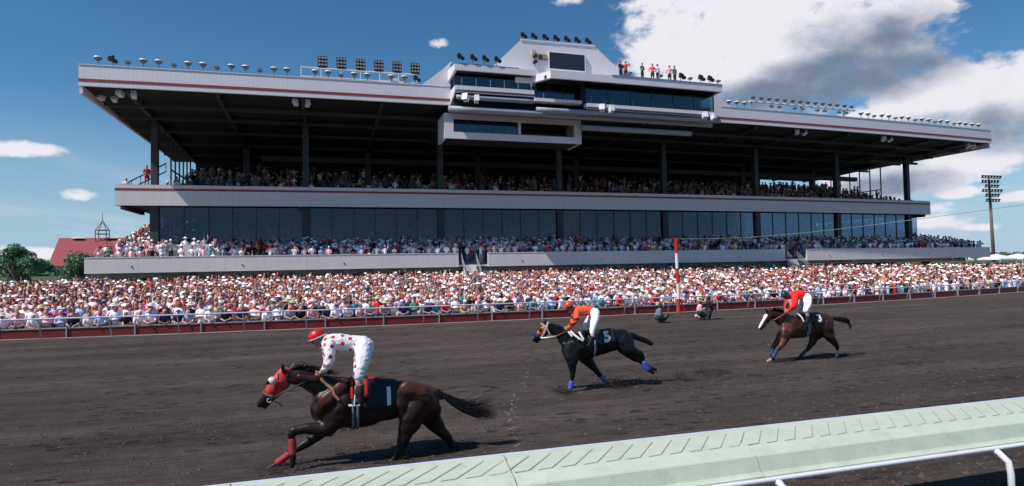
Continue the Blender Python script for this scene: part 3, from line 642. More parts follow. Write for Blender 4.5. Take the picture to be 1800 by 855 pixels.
# ------------------------------------------------------------------ organic figures: chains of balls, voxel-joined to one skin
ICO = None
def ico():
    global ICO
    if ICO is None:
        bm_ = bmesh.new(); bmesh.ops.create_icosphere(bm_, subdivisions=2, radius=1)
        ICO = (np.array([v.co[:] for v in bm_.verts]), [tuple(v.index for v in f.verts) for f in bm_.faces]); bm_.free()
    return ICO
def skin(chains, name, material, parent=None, loc=None, voxel=.02, smooth=6, decimate=None, extra=None, wantmesh=False, fold=False):
    """chains: list of lists of (Vector, radius, yscale, colour). Neighbouring balls are blended along the bone."""
    iv, jf = ico(); V = []; Fc = []; C = []; K = []; Rr = []
    for ch in chains:
        seq = []
        for i in range(len(ch)-1):
            p, r, s, c = ch[i]; q, r2, s2, c2 = ch[i+1]
            d = (q-p).length; n_ = max(1, int(d/(min(r, r2)*.28)))
            for k in range(n_): t = k/n_; seq.append((p.lerp(q, t), r+(r2-r)*t, s+(s2-s)*t, c if t < .5 else c2))
        seq.append(ch[-1])
        for p, r, s, c in seq:
            o = len(V); V += [(p.x+r*a[0], p.y+r*s*a[1], p.z+r*a[2]) for a in iv]; Fc += [tuple(i+o for i in f) for f in jf]
            C.append(tuple(p)); K.append(c); Rr.append(r)
    me = bpy.data.meshes.new(name); me.from_pydata(V, [], Fc); me.update()
    ob = bpy.data.objects.new(name, me); col.objects.link(ob)
    m1_ = ob.modifiers.new('r', 'REMESH'); m1_.mode = 'VOXEL'; m1_.voxel_size = voxel
    if smooth: m2_ = ob.modifiers.new('s', 'SMOOTH'); m2_.iterations = smooth; m2_.factor = .5
    if decimate: m3_ = ob.modifiers.new('d', 'DECIMATE'); m3_.ratio = decimate
    dg = bpy.context.evaluated_depsgraph_get(); dg.update(); ev = ob.evaluated_get(dg); nm = bpy.data.meshes.new_from_object(ev)
    col.objects.unlink(ob); bpy.data.objects.remove(ob); bpy.data.meshes.remove(me)
    n_ = len(nm.vertices); co = np.empty(n_*3); nm.vertices.foreach_get('co', co); co = co.reshape(-1, 3)
    C = np.array(C); Rr = np.array(Rr)
    best = np.empty(n_, int)
    for a in range(0, n_, 4000):
        d = np.linalg.norm(co[a:a+4000, None, :]-C[None], axis=2)-Rr[None]; best[a:a+4000] = d.argmin(1)
    if wantmesh:
        Kz = np.array([int(k) for k in K]); return co, [tuple(p.vertices) for p in nm.polygons], Kz[best], nm
    cc = np.ones((n_, 4)); cc[:, :3] = np.array(K)[best]
    if extra is not None: cc[:, :3] = extra(co, cc[:, :3])
    if material == 'silks' or fold:
        from mathutils import noise as mn
        nr_ = np.empty(n_*3); nm.vertices.foreach_get('normal', nr_); nr_ = nr_.reshape(-1, 3); clo = (cc[:, :3].max(1) > .5)
        dsp = np.array([(abs(mn.noise(Vector((p[0]*9+p[2]*7, p[1]*6, p[2]*15-p[0]*7))))-.25)*.015+mn.noise(Vector(p)*34)*.0022 for p in co.tolist()]); co = co+nr_*(dsp*clo)[:, None]
    if material == 'coat':
        from mathutils import noise as mn
        nr_ = np.empty(n_*3); nm.vertices.foreach_get('normal', nr_); nr_ = nr_.reshape(-1, 3); big = np.clip((Rr[best]-.05)/.12, 0, 1)
        dsp = np.array([mn.noise(Vector((p[0]*5.5+p[2]*2.2, p[1]*5, p[2]*7.5-p[0]*2.0)))*.020+mn.noise(Vector(p)*19)*.0045 for p in co.tolist()]); co = co+nr_*(dsp*(big*.9+.1))[:, None]
    at = nm.color_attributes.new('Col', 'FLOAT_COLOR', 'POINT'); at.data.foreach_set('color', cc.ravel())
    o0 = Vector(parent['_o']) if parent is not None else Vector(loc or (0, 0, 0))
    co2 = co-np.array(o0)[None]; nm.vertices.foreach_set('co', co2.ravel())
    nm.materials.clear(); nm.materials.append(MT[material] if isinstance(material, str) else material)
    nm.polygons.foreach_set('use_smooth', [True]*len(nm.polygons)); nm.update()
    ob = bpy.data.objects.new(name, nm); nm.name = name; col.objects.link(ob); ob['_o'] = list(o0)
    if parent is not None: ob.parent = parent
    else: ob.location = o0
    return ob

class Fig:
    """pixel-measured figure on a plane of depth Y; a crop is (ox, oy, scale)"""
    def __init__(s, crop, Y): s.ox, s.oy, s.sc = crop; s.Y = Y
    def P(s, x, y, off=0.0):
        return PY(s.ox+x/s.sc, s.oy+y/s.sc, s.Y+off)
    def R(s, x, y, r):
        p = s.P(x, y); d = (p-Vector((0, 0, CAM_H))).dot(cF); return r/s.sc/FOC*d
    def ch(s, pts, c, lat=1.0, off=0.0, thin=.82):
        out_ = []
        for p in pts:
            x, y, r = p[:3]; o = p[3] if len(p) > 3 and p[3] is not None else off; l = p[4] if len(p) > 4 and p[4] is not None else lat; cc = p[5] if len(p) > 5 else c
            if thin and r < 16.5 and len(pts) >= 8 and 2 < len(out_) < len(pts)-3: r *= thin
            out_.append((s.P(x, y, o), s.R(x, y, r), l, cc))
        return out_
def strands(fig, name, roots, n_, parent, seed, r0=.006, material='hair', wob=.04):
    """roots: function t -> list of control points (x,y,off)"""
    random.seed(seed); b = MB()
    for k in range(n_):
        cps = [fig.P(*c) for c in roots(random.random(), random)]
        pts = []
        m_ = 7
        for i in range(m_+1):
            t = i/m_*(len(cps)-1); j = min(int(t), len(cps)-2); u = t-j
            p = cps[j].lerp(cps[j+1], u); pts.append(p+Vector((random.gauss(0, wob), random.gauss(0, wob), random.gauss(0, wob)))*(.25*i/m_))
        # smooth
        for _ in range(2): pts = [pts[0]]+[(pts[i-1]+pts[i]*2+pts[i+1])/4 for i in range(1, len(pts)-1)]+[pts[-1]]
        b.tube(pts, [r0*(1.2-1.1*i/m_) for i in range(m_+1)], 4)
    return b.build(name, material, parent)
def torso_at(fig, tor, x):
    ts = sorted(tor, key=lambda q: q[0])
    if x <= ts[0][0]: return ts[0][1], ts[0][2]
    for a_, c_ in zip(ts, ts[1:]):
        if x <= c_[0]: t = (x-a_[0])/(c_[0]-a_[0]); return a_[1]+(c_[1]-a_[1])*t, a_[2]+(c_[2]-a_[2])*t
    return ts[-1][1], ts[-1][2]
def onbody(fig, tor, lat, x, th, grow):
    cy, r = torso_at(fig, tor, x); c = fig.P(x, cy); R_ = fig.R(x, cy, r)+grow
    return Vector((c.x, c.y-R_*lat*math.sin(th), c.z+R_*math.cos(th)))
def shell(fig, tor, lat, x0, x1, t0, t1, grow, name, material, parent, nx=10, nt=24, thick=.012, slant=0.0, wave=0.0):
    b = MB(); vs_ = []; fs = []
    for layer, g in enumerate((grow, grow-thick)):
        for i in range(nx+1):
            for j in range(nt+1):
                th = rad(t0+(t1-t0)*j/nt); xx = x0+(x1-x0)*i/nx+slant*math.cos(th)
                vs_.append(onbody(fig, tor, lat, xx, th, g+wave*math.sin(i*1.3+j*.7)))
    S = (nx+1)*(nt+1)
    for i in range(nx):
        for j in range(nt):
            a = i*(nt+1)+j; fs.append((a, a+1, a+nt+2, a+nt+1)); fs.append((S+a, S+a+nt+1, S+a+nt+2, S+a+1))
    for j in range(nt):
        a = j; fs.append((a, S+a, S+a+1, a+1)); a = nx*(nt+1)+j; fs.append((a, a+1, S+a+1, S+a))
    for i in range(nx):
        a = i*(nt+1); fs.append((a, a+nt+1, S+a+nt+1, S+a)); a += nt; fs.append((a, S+a, S+a+nt+1, a+nt+1))
    b.add(vs_, fs); return b.build(name, material, parent, smooth=True)
def number_on(fig, tor, lat, ch_, cx, thc, size, grow, parent):
    grow += .014
    cu = bpy.data.curves.new('n', 'FONT'); cu.body = ch_; cu.size = 1; cu.align_x = 'CENTER'; cu.align_y = 'CENTER'; cu.offset = .05; cu.resolution_u = 4
    ob = bpy.data.objects.new('n', cu); col.objects.link(ob)
    bpy.context.view_layer.update(); me = bpy.data.meshes.new_from_object(ob.evaluated_get(bpy.context.evaluated_depsgraph_get()))
    col.objects.unlink(ob); bpy.data.objects.remove(ob)
    bm_ = bmesh.new(); bm_.from_mesh(me); bmesh.ops.triangulate(bm_, faces=bm_.faces[:])
    bmesh.ops.subdivide_edges(bm_, edges=bm_.edges[:], cuts=2); 
    cy, r = torso_at(fig, tor, cx); Rm = fig.R(cx, cy, r)
    pxm = fig.R(cx, cy, 1.0)   # metres per crop pixel
    o0 = Vector(parent['_o'])
    for v in bm_.verts:
        u, w_ = v.co.x*size, v.co.y*size
        v.co = onbody(fig, tor, lat, cx+u/pxm, rad(thc)-w_/Rm/.92, grow)-o0
    me2 = bpy.data.meshes.new('number'); bm_.to_mesh(me2); bm_.free(); me2.materials.append(MT['numw'])
    o = bpy.data.objects.new('number', me2); col.objects.link(o); o.parent = parent; o['_o'] = list(o0); return o
def strap(fig, pts, r, name, m_, parent, n=6):
    b = MB(); b.tube([fig.P(*p) for p in pts], r, n); return b.build(name, m_, parent, smooth=True)
def flat_strap(fig, pts, w_, name, m_, parent, th=.006):
    b = MB(); P_ = [fig.P(*p) for p in pts]
    for i, p in enumerate(P_):
        d = (P_[min(i+1, len(P_)-1)]-P_[max(i-1, 0)]); d.y = 0; d.normalize(); nrm = Vector((-d.z, 0, d.x))*w_/2
        b.v += [tuple(p+nrm+Vector((0, th, 0))), tuple(p-nrm+Vector((0, th, 0))), tuple(p-nrm-Vector((0, th, 0))), tuple(p+nrm-Vector((0, th, 0)))]
    for i in range(len(P_)-1):
        for j in range(4): b.f.append((4*i+j, 4*i+(j+1) % 4, 4*i+4+(j+1) % 4, 4*i+4+j)); b.m.append(0)
    b.f += [(0, 1, 2, 3), (4*len(P_)-4, 4*len(P_)-3, 4*len(P_)-2, 4*len(P_)-1)]; b.m += [0, 0]
    return b.build(name, m_, parent)

# ---- horse 1 -----------------------------------------------------
LAT = .74
F1 = Fig((420, 550, 2.804), 9.75)
bay = (.014, .006, .0048); bayhi = (.045, .0155, .0105); blk = (.006, .005, .005); pinkish = (.30, .22, .17)  # bayhi: reddish rump tone, also painted on shoulder and rump muscles as sheen
tor1 = [(470, 455, 118), (540, 447, 123), (620, 445, 119), (700, 437, 105), (770, 426, 93), (850, 425, 92), (905, 430, 88)]
g0 = F1.P(620, 760); h1 = empty('racehorse', (g0.x, g0.y, 0), 'dark bay racehorse in a red blinker hood leading the race in the foreground', 'horse')
N_, Fo = -.16, .15   # near / far leg offsets
chains = [
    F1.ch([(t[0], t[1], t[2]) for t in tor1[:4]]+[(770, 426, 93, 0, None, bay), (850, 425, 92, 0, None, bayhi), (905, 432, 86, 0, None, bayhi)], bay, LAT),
    F1.ch([(465, 395, 78, 0), (410, 365, 60, 0), (350, 335, 49, 0), (290, 318, 42, 0), (235, 312, 34, 0)], bay, .62),
    F1.ch([(232, 306, 33), (208, 338, 40), (175, 365, 33), (145, 400, 26), (122, 432, 23), (105, 452, 19, None, None, blk)], bay, .62),
    F1.ch([(215, 345, 36), (190, 385, 26), (150, 430, 20), (128, 462, 15, None, None, blk)], bay, .5),
    F1.ch([(222, 290, 13, -.06), (214, 266, 10, -.07), (211, 247, 4, -.075)], bay, .7), F1.ch([(228, 290, 13, .06), (222, 266, 10, .07), (221, 250, 4, .07)], bay, .7),
    # near hind
    F1.ch([(885, 450, 82, -.10), (850, 520, 60, N_), (822, 590, 40, N_), (803, 650, 26, N_), (792, 688, 22, N_), (760, 725, 15, N_), (725, 752, 14, N_), (706, 768, 17, N_), (690, 782, 15, N_), (676, 797, 18, N_), (664, 803, 16, N_)], bay, .72),
    # far hind
    F1.ch([(925, 470, 72, .08), (955, 530, 47, Fo), (995, 582, 30, Fo), (1032, 618, 23, Fo), (1048, 660, 15, Fo), (1062, 705, 13, Fo), (1075, 738, 16, Fo), (1090, 756, 14, Fo), (1100, 775, 18, Fo), (1093, 782, 17, Fo)], bay, .72),
    # near fore, folded
    F1.ch([(452, 440, 82, -.08, .6), (465, 520, 60, -.13, .7), (440, 572, 40, N_), (380, 572, 33, N_), (320, 573, 25, N_), (272, 582, 23, N_), (258, 598, 20, N_), (262, 640, 14, N_), (266, 690, 14, N_), (268, 712, 17, N_), (266, 732, 14, N_), (262, 752, 16, N_)], bay, .8),
    # far fore, reaching
    F1.ch([(440, 540, 50, .1), (395, 600, 32, Fo), (340, 640, 25, Fo), (300, 664, 21, Fo), (262, 690, 15, Fo), (215, 722, 14, Fo), (192, 740, 17, Fo), (172, 756, 14, Fo), (150, 768, 17, Fo, None, pinkish), (135, 776, 15, Fo, None, pinkish)], bay, .8),
    F1.ch([(560, 520, 50, 0), (650, 500, 55, 0), (740, 470, 48, 0)], bay, .9),
    F1.ch([(960, 395, 26, 0), (985, 405, 16, 0), (1000, 420, 12, 0)], bay, .9),
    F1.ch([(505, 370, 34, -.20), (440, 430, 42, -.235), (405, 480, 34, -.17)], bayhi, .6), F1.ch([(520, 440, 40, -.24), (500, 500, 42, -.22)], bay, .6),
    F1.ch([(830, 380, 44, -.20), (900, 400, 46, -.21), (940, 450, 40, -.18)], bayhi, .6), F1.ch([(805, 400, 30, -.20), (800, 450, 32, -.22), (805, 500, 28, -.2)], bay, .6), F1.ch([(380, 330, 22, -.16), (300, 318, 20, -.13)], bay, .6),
]
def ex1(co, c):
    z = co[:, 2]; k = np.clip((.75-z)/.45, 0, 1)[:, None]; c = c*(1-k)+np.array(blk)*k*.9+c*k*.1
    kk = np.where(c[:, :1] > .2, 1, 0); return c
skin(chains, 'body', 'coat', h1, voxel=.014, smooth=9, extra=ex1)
hood = skin([F1.ch([(224, 300, 34), (206, 336, 43), (180, 362, 38), (160, 385, 31)], (1, 1, 1), .66), F1.ch([(212, 345, 41), (200, 372, 33), (188, 392, 24)], (1, 1, 1), .6)], 'blinker_hood', 'hoodred', h1, voxel=.012, smooth=5)
for off, nm in ((-.125, 'near'), (.125, 'far')):
    b = MB(); c = F1.P(163, 338, off); r = F1.R(163, 338, 20); s = -1 if off < 0 else 1
    b.tube([(c.x, c.y-s*.03, c.z), (c.x, c.y+s*.0, c.z), (c.x-.01, c.y+s*.035, c.z)], [r*1.05, r, r*.72], 14); b.build('eye_cup', 'cream', h1, smooth=True)
    b = MB(); b.ball((c.x-.055, c.y+s*.020, c.z-.01), r*.5, .018, r*.55); b.build('eye', 'black', h1, smooth=True)
flat_strap(F1, [(118, 388, -.075), (140, 405, -.105), (165, 412, -.11), (195, 418, -.08)], .035, 'noseband', 'tan', h1)
flat_strap(F1, [(196, 300, -.115), (192, 350, -.14), (180, 400, -.12), (150, 430, -.09)], .018, 'cheek_strap', 'leather', h1)
strap(F1, [(150, 432, -.095), (180, 412, -.13), (260, 370, -.17), (330, 340, -.16), (388, 314, -.10)], .010, 'rein', 'leather', h1)
strap(F1, [(145, 430, .095), (200, 400, .15), (300, 350, .18), (392, 314, .12)], .010, 'rein', 'leather', h1)
strap(F1, [(150, 432, -.10), (185, 440, -.10), (215, 458, -.06)], .007, 'bit_strap', 'leather', h1)
b = MB(); c = F1.P(150, 432, -.10); b.tube([c+Vector((.03*math.cos(a), 0, .03*math.sin(a))) for a in np.linspace(0, 6.283, 13)], .005, 5); b.build('bit_ring', 'white', h1)
flat_strap(F1, [(400, 322, -.17), (430, 352, -.21), (462, 376, -.27), (468, 402, -.30), (492, 430, -.33)], .035, 'breast_strap', 'tan', h1)
strap(F1, [(400, 308, -.05), (480, 318, -.10), (560, 324, -.15)], .008, 'neck_strap', 'leather', h1)
strands(F1, 'mane', lambda t, r: [(240+170*t, 290+22*t, r.uniform(-.02, .02)), (262+150*t+r.uniform(-6, 10), 262+25*t+r.uniform(-12, 10), r.uniform(-.05, .05)), (290+150*t+r.uniform(-10, 25), 245+48*t+r.uniform(-14, 14), r.uniform(-.08, .08)), (320+160*t+r.uniform(-10, 40), 262+45*t+r.uniform(-16, 12), r.uniform(-.1, .1))], 260, h1, 5, .007)
strands(F1, 'tail', lambda t, r: [(965+r.uniform(0, 22), 385+r.uniform(-8, 8), r.uniform(-.02, .02)), (1010+r.uniform(-4, 8), 415+r.uniform(-15, 10), r.uniform(-.04, .04)), (1060+20*r.random(), 455-45*t*r.random()+r.uniform(-12, 22), r.uniform(-.06, .06)), (1110+30*r.random(), 500-70*t*r.random()+r.uniform(-15, 20), r.uniform(-.09, .09)), (1170+105*r.random(), 518-110*t*t+r.uniform(-22, 12), r.uniform(-.12, .12))], 420, h1, 9, .008)
for nm, pts in (('leg_bandage', [(262, 628, 18, N_), (265, 655, 19, N_), (266, 690, 18, N_)]), ('leg_bandage', [(240, 703, 18, Fo), (215, 722, 19, Fo), (192, 738, 18, Fo)])):
    skin([F1.ch(pts, (1, 1, 1), .85)], nm, 'bandred', h1, voxel=.010, smooth=3)
cl = shell(F1, tor1, LAT, 628, 782, -88, 97, .022, 'saddle_cloth', 'navy', h1, nx=14, wave=.002, slant=-10)
shell(F1, tor1, LAT, 560, 640, -70, 68, .034, 'saddle', 'leather', h1, slant=10)
shell(F1, tor1, LAT, 548, 560, 10, 74, .036, 'saddle_pad', 'redcloth', h1, nx=4); shell(F1, tor1, LAT, 640, 706, -30, 16, .040, 'saddle_pad', 'redcloth', h1)
shell(F1, tor1, LAT, 590, 634, 20, 70, .040, 'saddle_pad', 'redcloth', h1, nx=4)
for x in (553, 575): shell(F1, tor1, LAT, x, x+14, 60, 300, .012, 'girth', 'girth', h1, nx=2, nt=40)
number_on(F1, tor1, LAT, '1', 732, 72, .30, .0265, cl)

def hand_ch(fig, x, y, off, d, skin_c, s=1.0):
    """closed rider's hand: palm and five curled digits; d=-1 faces left"""
    o = []; p = fig.P(x, y, off)
    for k in range(4):
        z = .030*s-.02*k*s; L_ = (.050, .055, .052, .043)[k]*s
        o.append([(p+Vector((0, 0, z)), .0125*s, 1, skin_c), (p+Vector((d*L_*.9, .012, z-.004)), .0115*s, 1, skin_c), (p+Vector((d*L_*1.05, .034, z-.012)), .0105*s, 1, skin_c), (p+Vector((d*L_*.55, .046, z-.012)), .0095*s, 1, skin_c)])
    o.append([(p+Vector((0, -.01, .02)), .014*s, 1, skin_c), (p+Vector((d*.035, -.015, .042)), .012*s, 1, skin_c), (p+Vector((d*.055, .010, .045)), .0105*s, 1, skin_c)])
    o.append([(p+Vector((-d*.03, 0, 0)), .026*s, .7, skin_c), (p+Vector((d*.015, .004, 0)), .030*s, .6, skin_c)])
    return o
skinC = (.42, .20, .13)
def dots_mat():
    m = bpy.data.materials.new('silks'); m.use_nodes = True; t = m.node_tree; b = t.nodes['Principled BSDF']
    a = N('ShaderNodeAttribute', t); a.attribute_name = 'Col'; tcn = N('ShaderNodeTexCoord', t)
    mp = N('ShaderNodeMapping', t); mp.inputs['Scale'].default_value = (1, .55, 1); t.links.new(tcn.outputs['Object'], mp.inputs[0])
    a2 = N('ShaderNodeAttribute', t); a2.attribute_name = 'dot'
    msk = mth('LESS_THAN', a2.outputs['Fac'], .031, t)
    mi = N('ShaderNodeMixRGB', t); t.links.new(msk, mi.inputs[0]); t.links.new(a.outputs['Color'], mi.inputs[1]); mi.inputs[2].default_value = (.60, .02, .025, 1); t.links.new(mi.outputs[0], b.inputs['Base Color'])
    b.inputs['Roughness'].default_value = .6
    g = noise(tcn.outputs['Object'], 16, 4, .6, t); bn = N('ShaderNodeBump', t); bn.inputs['Strength'].default_value = .45; bn.inputs['Distance'].default_value = .02
    t.links.new(g, bn.inputs['Height']); t.links.new(bn.outputs[0], b.inputs['Normal']); return m
MT['silks'] = dots_mat()
wh = (.80, .78, .80); bootc = (.012, .012, .013)
j1 = empty('person', (F1.P(600, 440).x, F1.Y, F1.P(600, 440).z), 'jockey in red polka dot white silks and red cap, riding the leading bay horse', 'person')
pants = wh
chains = [
    F1.ch([(440, 150, 47, 0, 1.15), (500, 147, 46, 0, 1.1), (555, 150, 42, 0, 1.1)], wh),
    F1.ch([(555, 150, 42, 0, 1.1), (605, 160, 47, 0, 1.15), (622, 168, 46, 0, 1.15)], pants),
    F1.ch([(445, 165, 33, -.17), (448, 205, 26, -.24), (447, 243, 24, -.25), (425, 275, 18, -.18), (405, 297, 12, -.12, 1, skinC)], wh),
    F1.ch([(440, 165, 33, .17), (436, 205, 26, .24), (438, 243, 22, .24), (425, 272, 17, .18), (408, 296, 12, .10, 1, skinC)], wh),
    F1.ch([(615, 172, 47, -.12), (612, 220, 41, -.24), (600, 270, 34, -.33), (592, 308, 28, -.36), (592, 330, 19, -.36)], pants),
    F1.ch([(592, 330, 20, -.36), (598, 360, 20, -.36)], (.55, .36, .28)), F1.ch([(598, 360, 21, -.36), (598, 385, 19, -.36)], (.07, .03, .03)), F1.ch([(598, 388, 21, -.36), (600, 430, 16, -.37), (596, 445, 14, -.37), (565, 446, 11, -.38)], bootc),
    F1.ch([(612, 172, 45, .12), (606, 220, 40, .24), (594, 270, 33, .33), (586, 308, 27, .36), (590, 360, 20, .36)], pants), F1.ch([(592, 375, 20, .36), (596, 430, 16, .37), (560, 446, 11, .38)], bootc),
    F1.ch([(425, 145, 22, 0), (403, 138, 27, 0), (388, 128, 33, 0)], skinC, .85), F1.ch([(372, 140, 12, 0), (362, 146, 8, 0)], skinC),
    F1.ch([(398, 152, 16, 0), (388, 158, 12, 0)], skinC),
]+hand_ch(F1, 397, 303, -.11, -1, skinC)+hand_ch(F1, 401, 301, .10, -1, skinC)
def jock_alpha(ob, cond):
    me = ob.data; n_ = len(me.vertices); co = np.empty(n_*3); me.vertices.foreach_get('co', co); co = co.reshape(-1, 3)+np.array(ob['_o'])
    at = me.color_attributes['Col']; cc = np.empty(n_*4); at.data.foreach_get('color', cc); cc = cc.reshape(-1, 4)
    cc[:, 3] = cond(co, cc); at.data.foreach_set('color', cc.ravel())
jb = skin(chains, 'body', 'silks', j1, voxel=.010, smooth=4)
xw = F1.P(572, 150).x
def add_dots(ob, x_max, x_arm):
    me = ob.data; n_ = len(me.vertices); co = np.empty(n_*3); me.vertices.foreach_get('co', co); co = co.reshape(-1, 3)+np.array(ob['_o'])
    at = me.color_attributes['Col']; cc = np.empty(n_*4); at.data.foreach_get('color', cc); cc = cc.reshape(-1, 4)
    okv = np.where((co[:, 0] < x_max) & (cc[:, 0] > .7) & (cc[:, 1] > .7))[0]; rg_ = np.random.RandomState(4); cen = []
    for i in rg_.permutation(okv):
        if all(np.linalg.norm(co[i]-c_) > .098 for c_ in cen): cen.append(co[i])
    d = np.min(np.linalg.norm(co[:, None]-np.array(cen)[None], axis=2), axis=1); bad = np.ones(n_, bool); bad[okv] = False; d[bad] = 1.0
    fa = me.attributes.new('dot', 'FLOAT', 'POINT'); fa.data.foreach_set('value', d)
add_dots(jb, xw, 0)
def helmet(fig, x, y, r, m_, parent, band='cream', lat=.82, tilt=0):
    c = fig.P(x, y); R_ = fig.R(x, y, r); b = MB()
    b.ball((0, 0, 0), R_*1.12, R_*.9, R_, 18, 9, z0=-.12)
    pk = [(-R_*1.05, 0, -R_*.05)]
    vs_ = []; 
    for i in range(7):
        a = rad(-60+20*i); vs_ += [(-R_*1.05*math.cos(a), R_*.85*math.sin(a), -R_*.02), (-R_*1.62*math.cos(a*.8)+.0, R_*.8*math.sin(a), -R_*.28), (-R_*1.05*math.cos(a), R_*.85*math.sin(a), -R_*.12)]
    b.add(vs_, [f for i in range(6) for f in ((3*i, 3*i+3, 3*i+4, 3*i+1), (3*i+1, 3*i+4, 3*i+5, 3*i+2))])
    E_ = Euler((0, rad(tilt), 0)).to_matrix(); b.v = [tuple(c+E_ @ Vector(v)) for v in b.v]
    o = b.build('helmet', m_, parent, smooth=True)
    k = MB(); k.tube([tuple(c+E_ @ Vector((R_*1.13*math.cos(a), R_*.92*math.sin(a), -R_*.13))) for a in np.linspace(0, 6.283, 25)], R_*.07, 5); k.build('helmet_band', band, o)
    return o
helmet(F1, 385, 117, 37, 'capred', j1, tilt=-22)
flat_strap(F1, [(366, 138, -.085), (385, 134, -.112), (410, 128, -.10)], .045, 'goggles', mat('goggle', (.05, .09, .22), .2), j1)
b = MB(); P_ = F1.P(575, 450, -.38); b.box(P_.x-.10, P_.x+.06, P_.y-.045, P_.y+.045, P_.z-.02, P_.z-.008); b.tube([(P_.x-.02, P_.y-.05, P_.z), (P_.x-.01, P_.y-.02, P_.z+.13), (P_.x, P_.y+.05, P_.z)], .008, 6); b.build('stirrup', 'white', j1)

# ---- horse 2 -----------------------------------------------------
F2 = Fig((900, 500, 4.07), 13.4)
bk = (.0045, .0045, .006); bk2 = (.012, .012, .015)
tor2 = [(455, 452, 103), (520, 440, 101), (600, 425, 92), (680, 408, 84), (740, 395, 78), (795, 398, 78)]
g0 = F2.P(600, 700); h2 = empty('racehorse', (g0.x, g0.y, 0), 'black racehorse with orange blinkers, blue leg wraps and white bridle running second', 'horse')
chains = [
    F2.ch([(t[0], t[1], t[2]) for t in tor2], bk, .78),
    F2.ch([(445, 430, 80), (400, 395, 68), (355, 350, 52), (305, 325, 44), (262, 312, 34)], bk, .62),
    F2.ch([(250, 305, 28), (235, 332, 34), (205, 355, 26), (180, 378, 21), (158, 398, 17)], bk, .62), F2.ch([(238, 338, 30), (215, 375, 20), (190, 398, 15), (178, 412, 12)], bk, .5),
    F2.ch([(240, 290, 11, -.06), (234, 266, 9, -.07), (232, 246, 4, -.07)], bk, .7), F2.ch([(250, 290, 11, .06), (246, 266, 9, .07), (246, 248, 4, .07)], bk, .7),
    F2.ch([(800, 410, 74, -.08), (838, 462, 50, N_), (878, 490, 36, N_), (915, 497, 27, N_), (930, 515, 22, N_), (940, 555, 16, N_), (955, 590, 15, N_), (972, 610, 17, N_), (992, 622, 14, N_), (1010, 632, 15, N_)], bk, .75),
    F2.ch([(790, 430, 62, .08), (835, 492, 38, Fo), (880, 528, 27, Fo), (915, 545, 21, Fo), (945, 575, 15, Fo), (985, 598, 14, Fo), (1008, 606, 15, Fo), (1030, 610, 12, Fo), (1042, 617, 12, Fo, None, pinkish)], bk, .75),
    F2.ch([(420, 460, 74, -.08, .6), (428, 530, 50, N_, .7), (432, 580, 34, N_), (434, 620, 25, N_), (433, 652, 21, N_), (428, 690, 14, N_), (424, 728, 15, N_), (418, 745, 15, N_), (405, 760, 14, N_)], bk, .8),
    F2.ch([(520, 520, 52, .08), (565, 570, 34, Fo), (598, 612, 25, Fo), (625, 645, 21, Fo), (655, 680, 15, Fo), (690, 712, 14, Fo), (712, 728, 15, Fo), (735, 748, 14, Fo)], bk, .8),
    F2.ch([(600, 470, 48), (680, 450, 45), (740, 430, 42)], bk, .9), F2.ch([(852, 358, 20), (872, 364, 15), (890, 372, 12)], bk),
]
skin(chains, 'body', 'coat', h2, voxel=.017, smooth=8)
skin([F2.ch([(238, 318, 31), (214, 340, 29), (196, 352, 23)], (1, 1, 1), .68)], 'blinkers', 'orange', h2, voxel=.014, smooth=4)
for off in (-.12, .12):
    b = MB(); c = F2.P(205, 328, off); b.ball(c, .05, .022, .05); b.build('eye_cup', 'black', h2, smooth=True)
skin([F2.ch([(150, 352, 12, -.05), (178, 372, 15, -.08), (196, 382, 12, -.07)], (1, 1, 1)), F2.ch([(150, 352, 12, .05), (178, 372, 15, .08), (196, 382, 12, .07)], (1, 1, 1)), F2.ch([(158, 352, 13, -.04), (158, 352, 13, .04)], (1, 1, 1))], 'noseband', 'bluefleece', h2, voxel=.012, smooth=3)
for s in (-1, 1):
    flat_strap(F2, [(258, 268, s*.09), (245, 310, s*.135), (228, 350, s*.13), (205, 385, s*.10)], .035, 'cheek_strap', 'strap', h2)
flat_strap(F2, [(205, 280, -.11), (225, 290, -.125), (245, 305, -.14), (270, 358, -.13)], .025, 'brow_band', 'strap', h2)
strap(F2, [(205, 385, -.10), (250, 383, -.15), (315, 372, -.19)], .018, 'rein', 'strap', h2); strap(F2, [(315, 372, -.19), (350, 355, -.18), (392, 335, -.12)], .012, 'rein', 'tan', h2)
strap(F2, [(205, 385, .10), (300, 365, .19), (400, 330, .12)], .012, 'rein', 'tan', h2)
for pts in ([(402, 338, -.17), (430, 372, -.22)], [(418, 335, -.16), (450, 365, -.24), (480, 388, -.29), (510, 402, -.31)], [(478, 340, -.22), (495, 368, -.28), (512, 395, -.31)]): flat_strap(F2, pts, .045, 'breast_strap', 'strap', h2)
strands(F2, 'mane', lambda t, r: [(262+130*t, 282+50*t, r.uniform(-.02, .02)), (280+125*t, 280+52*t+r.uniform(-5, 5), r.uniform(-.08, .04)), (300+125*t+r.uniform(0, 15), 292+52*t+r.uniform(-6, 8), r.uniform(-.12, .04))], 160, h2, 15, .009)
strands(F2, 'tail', lambda t, r: [(855+r.uniform(0, 20), 362+r.uniform(-10, 22), r.uniform(-.04, .04)), (900+r.uniform(-4, 8), 378+r.uniform(-12, 28), r.uniform(-.06, .06)), (950+20*r.random(), 400+r.uniform(-16, 24), r.uniform(-.08, .08)), (985+25*r.random(), 425+r.uniform(-10, 14), r.uniform(-.08, .08))], 330, h2, 19, .011)
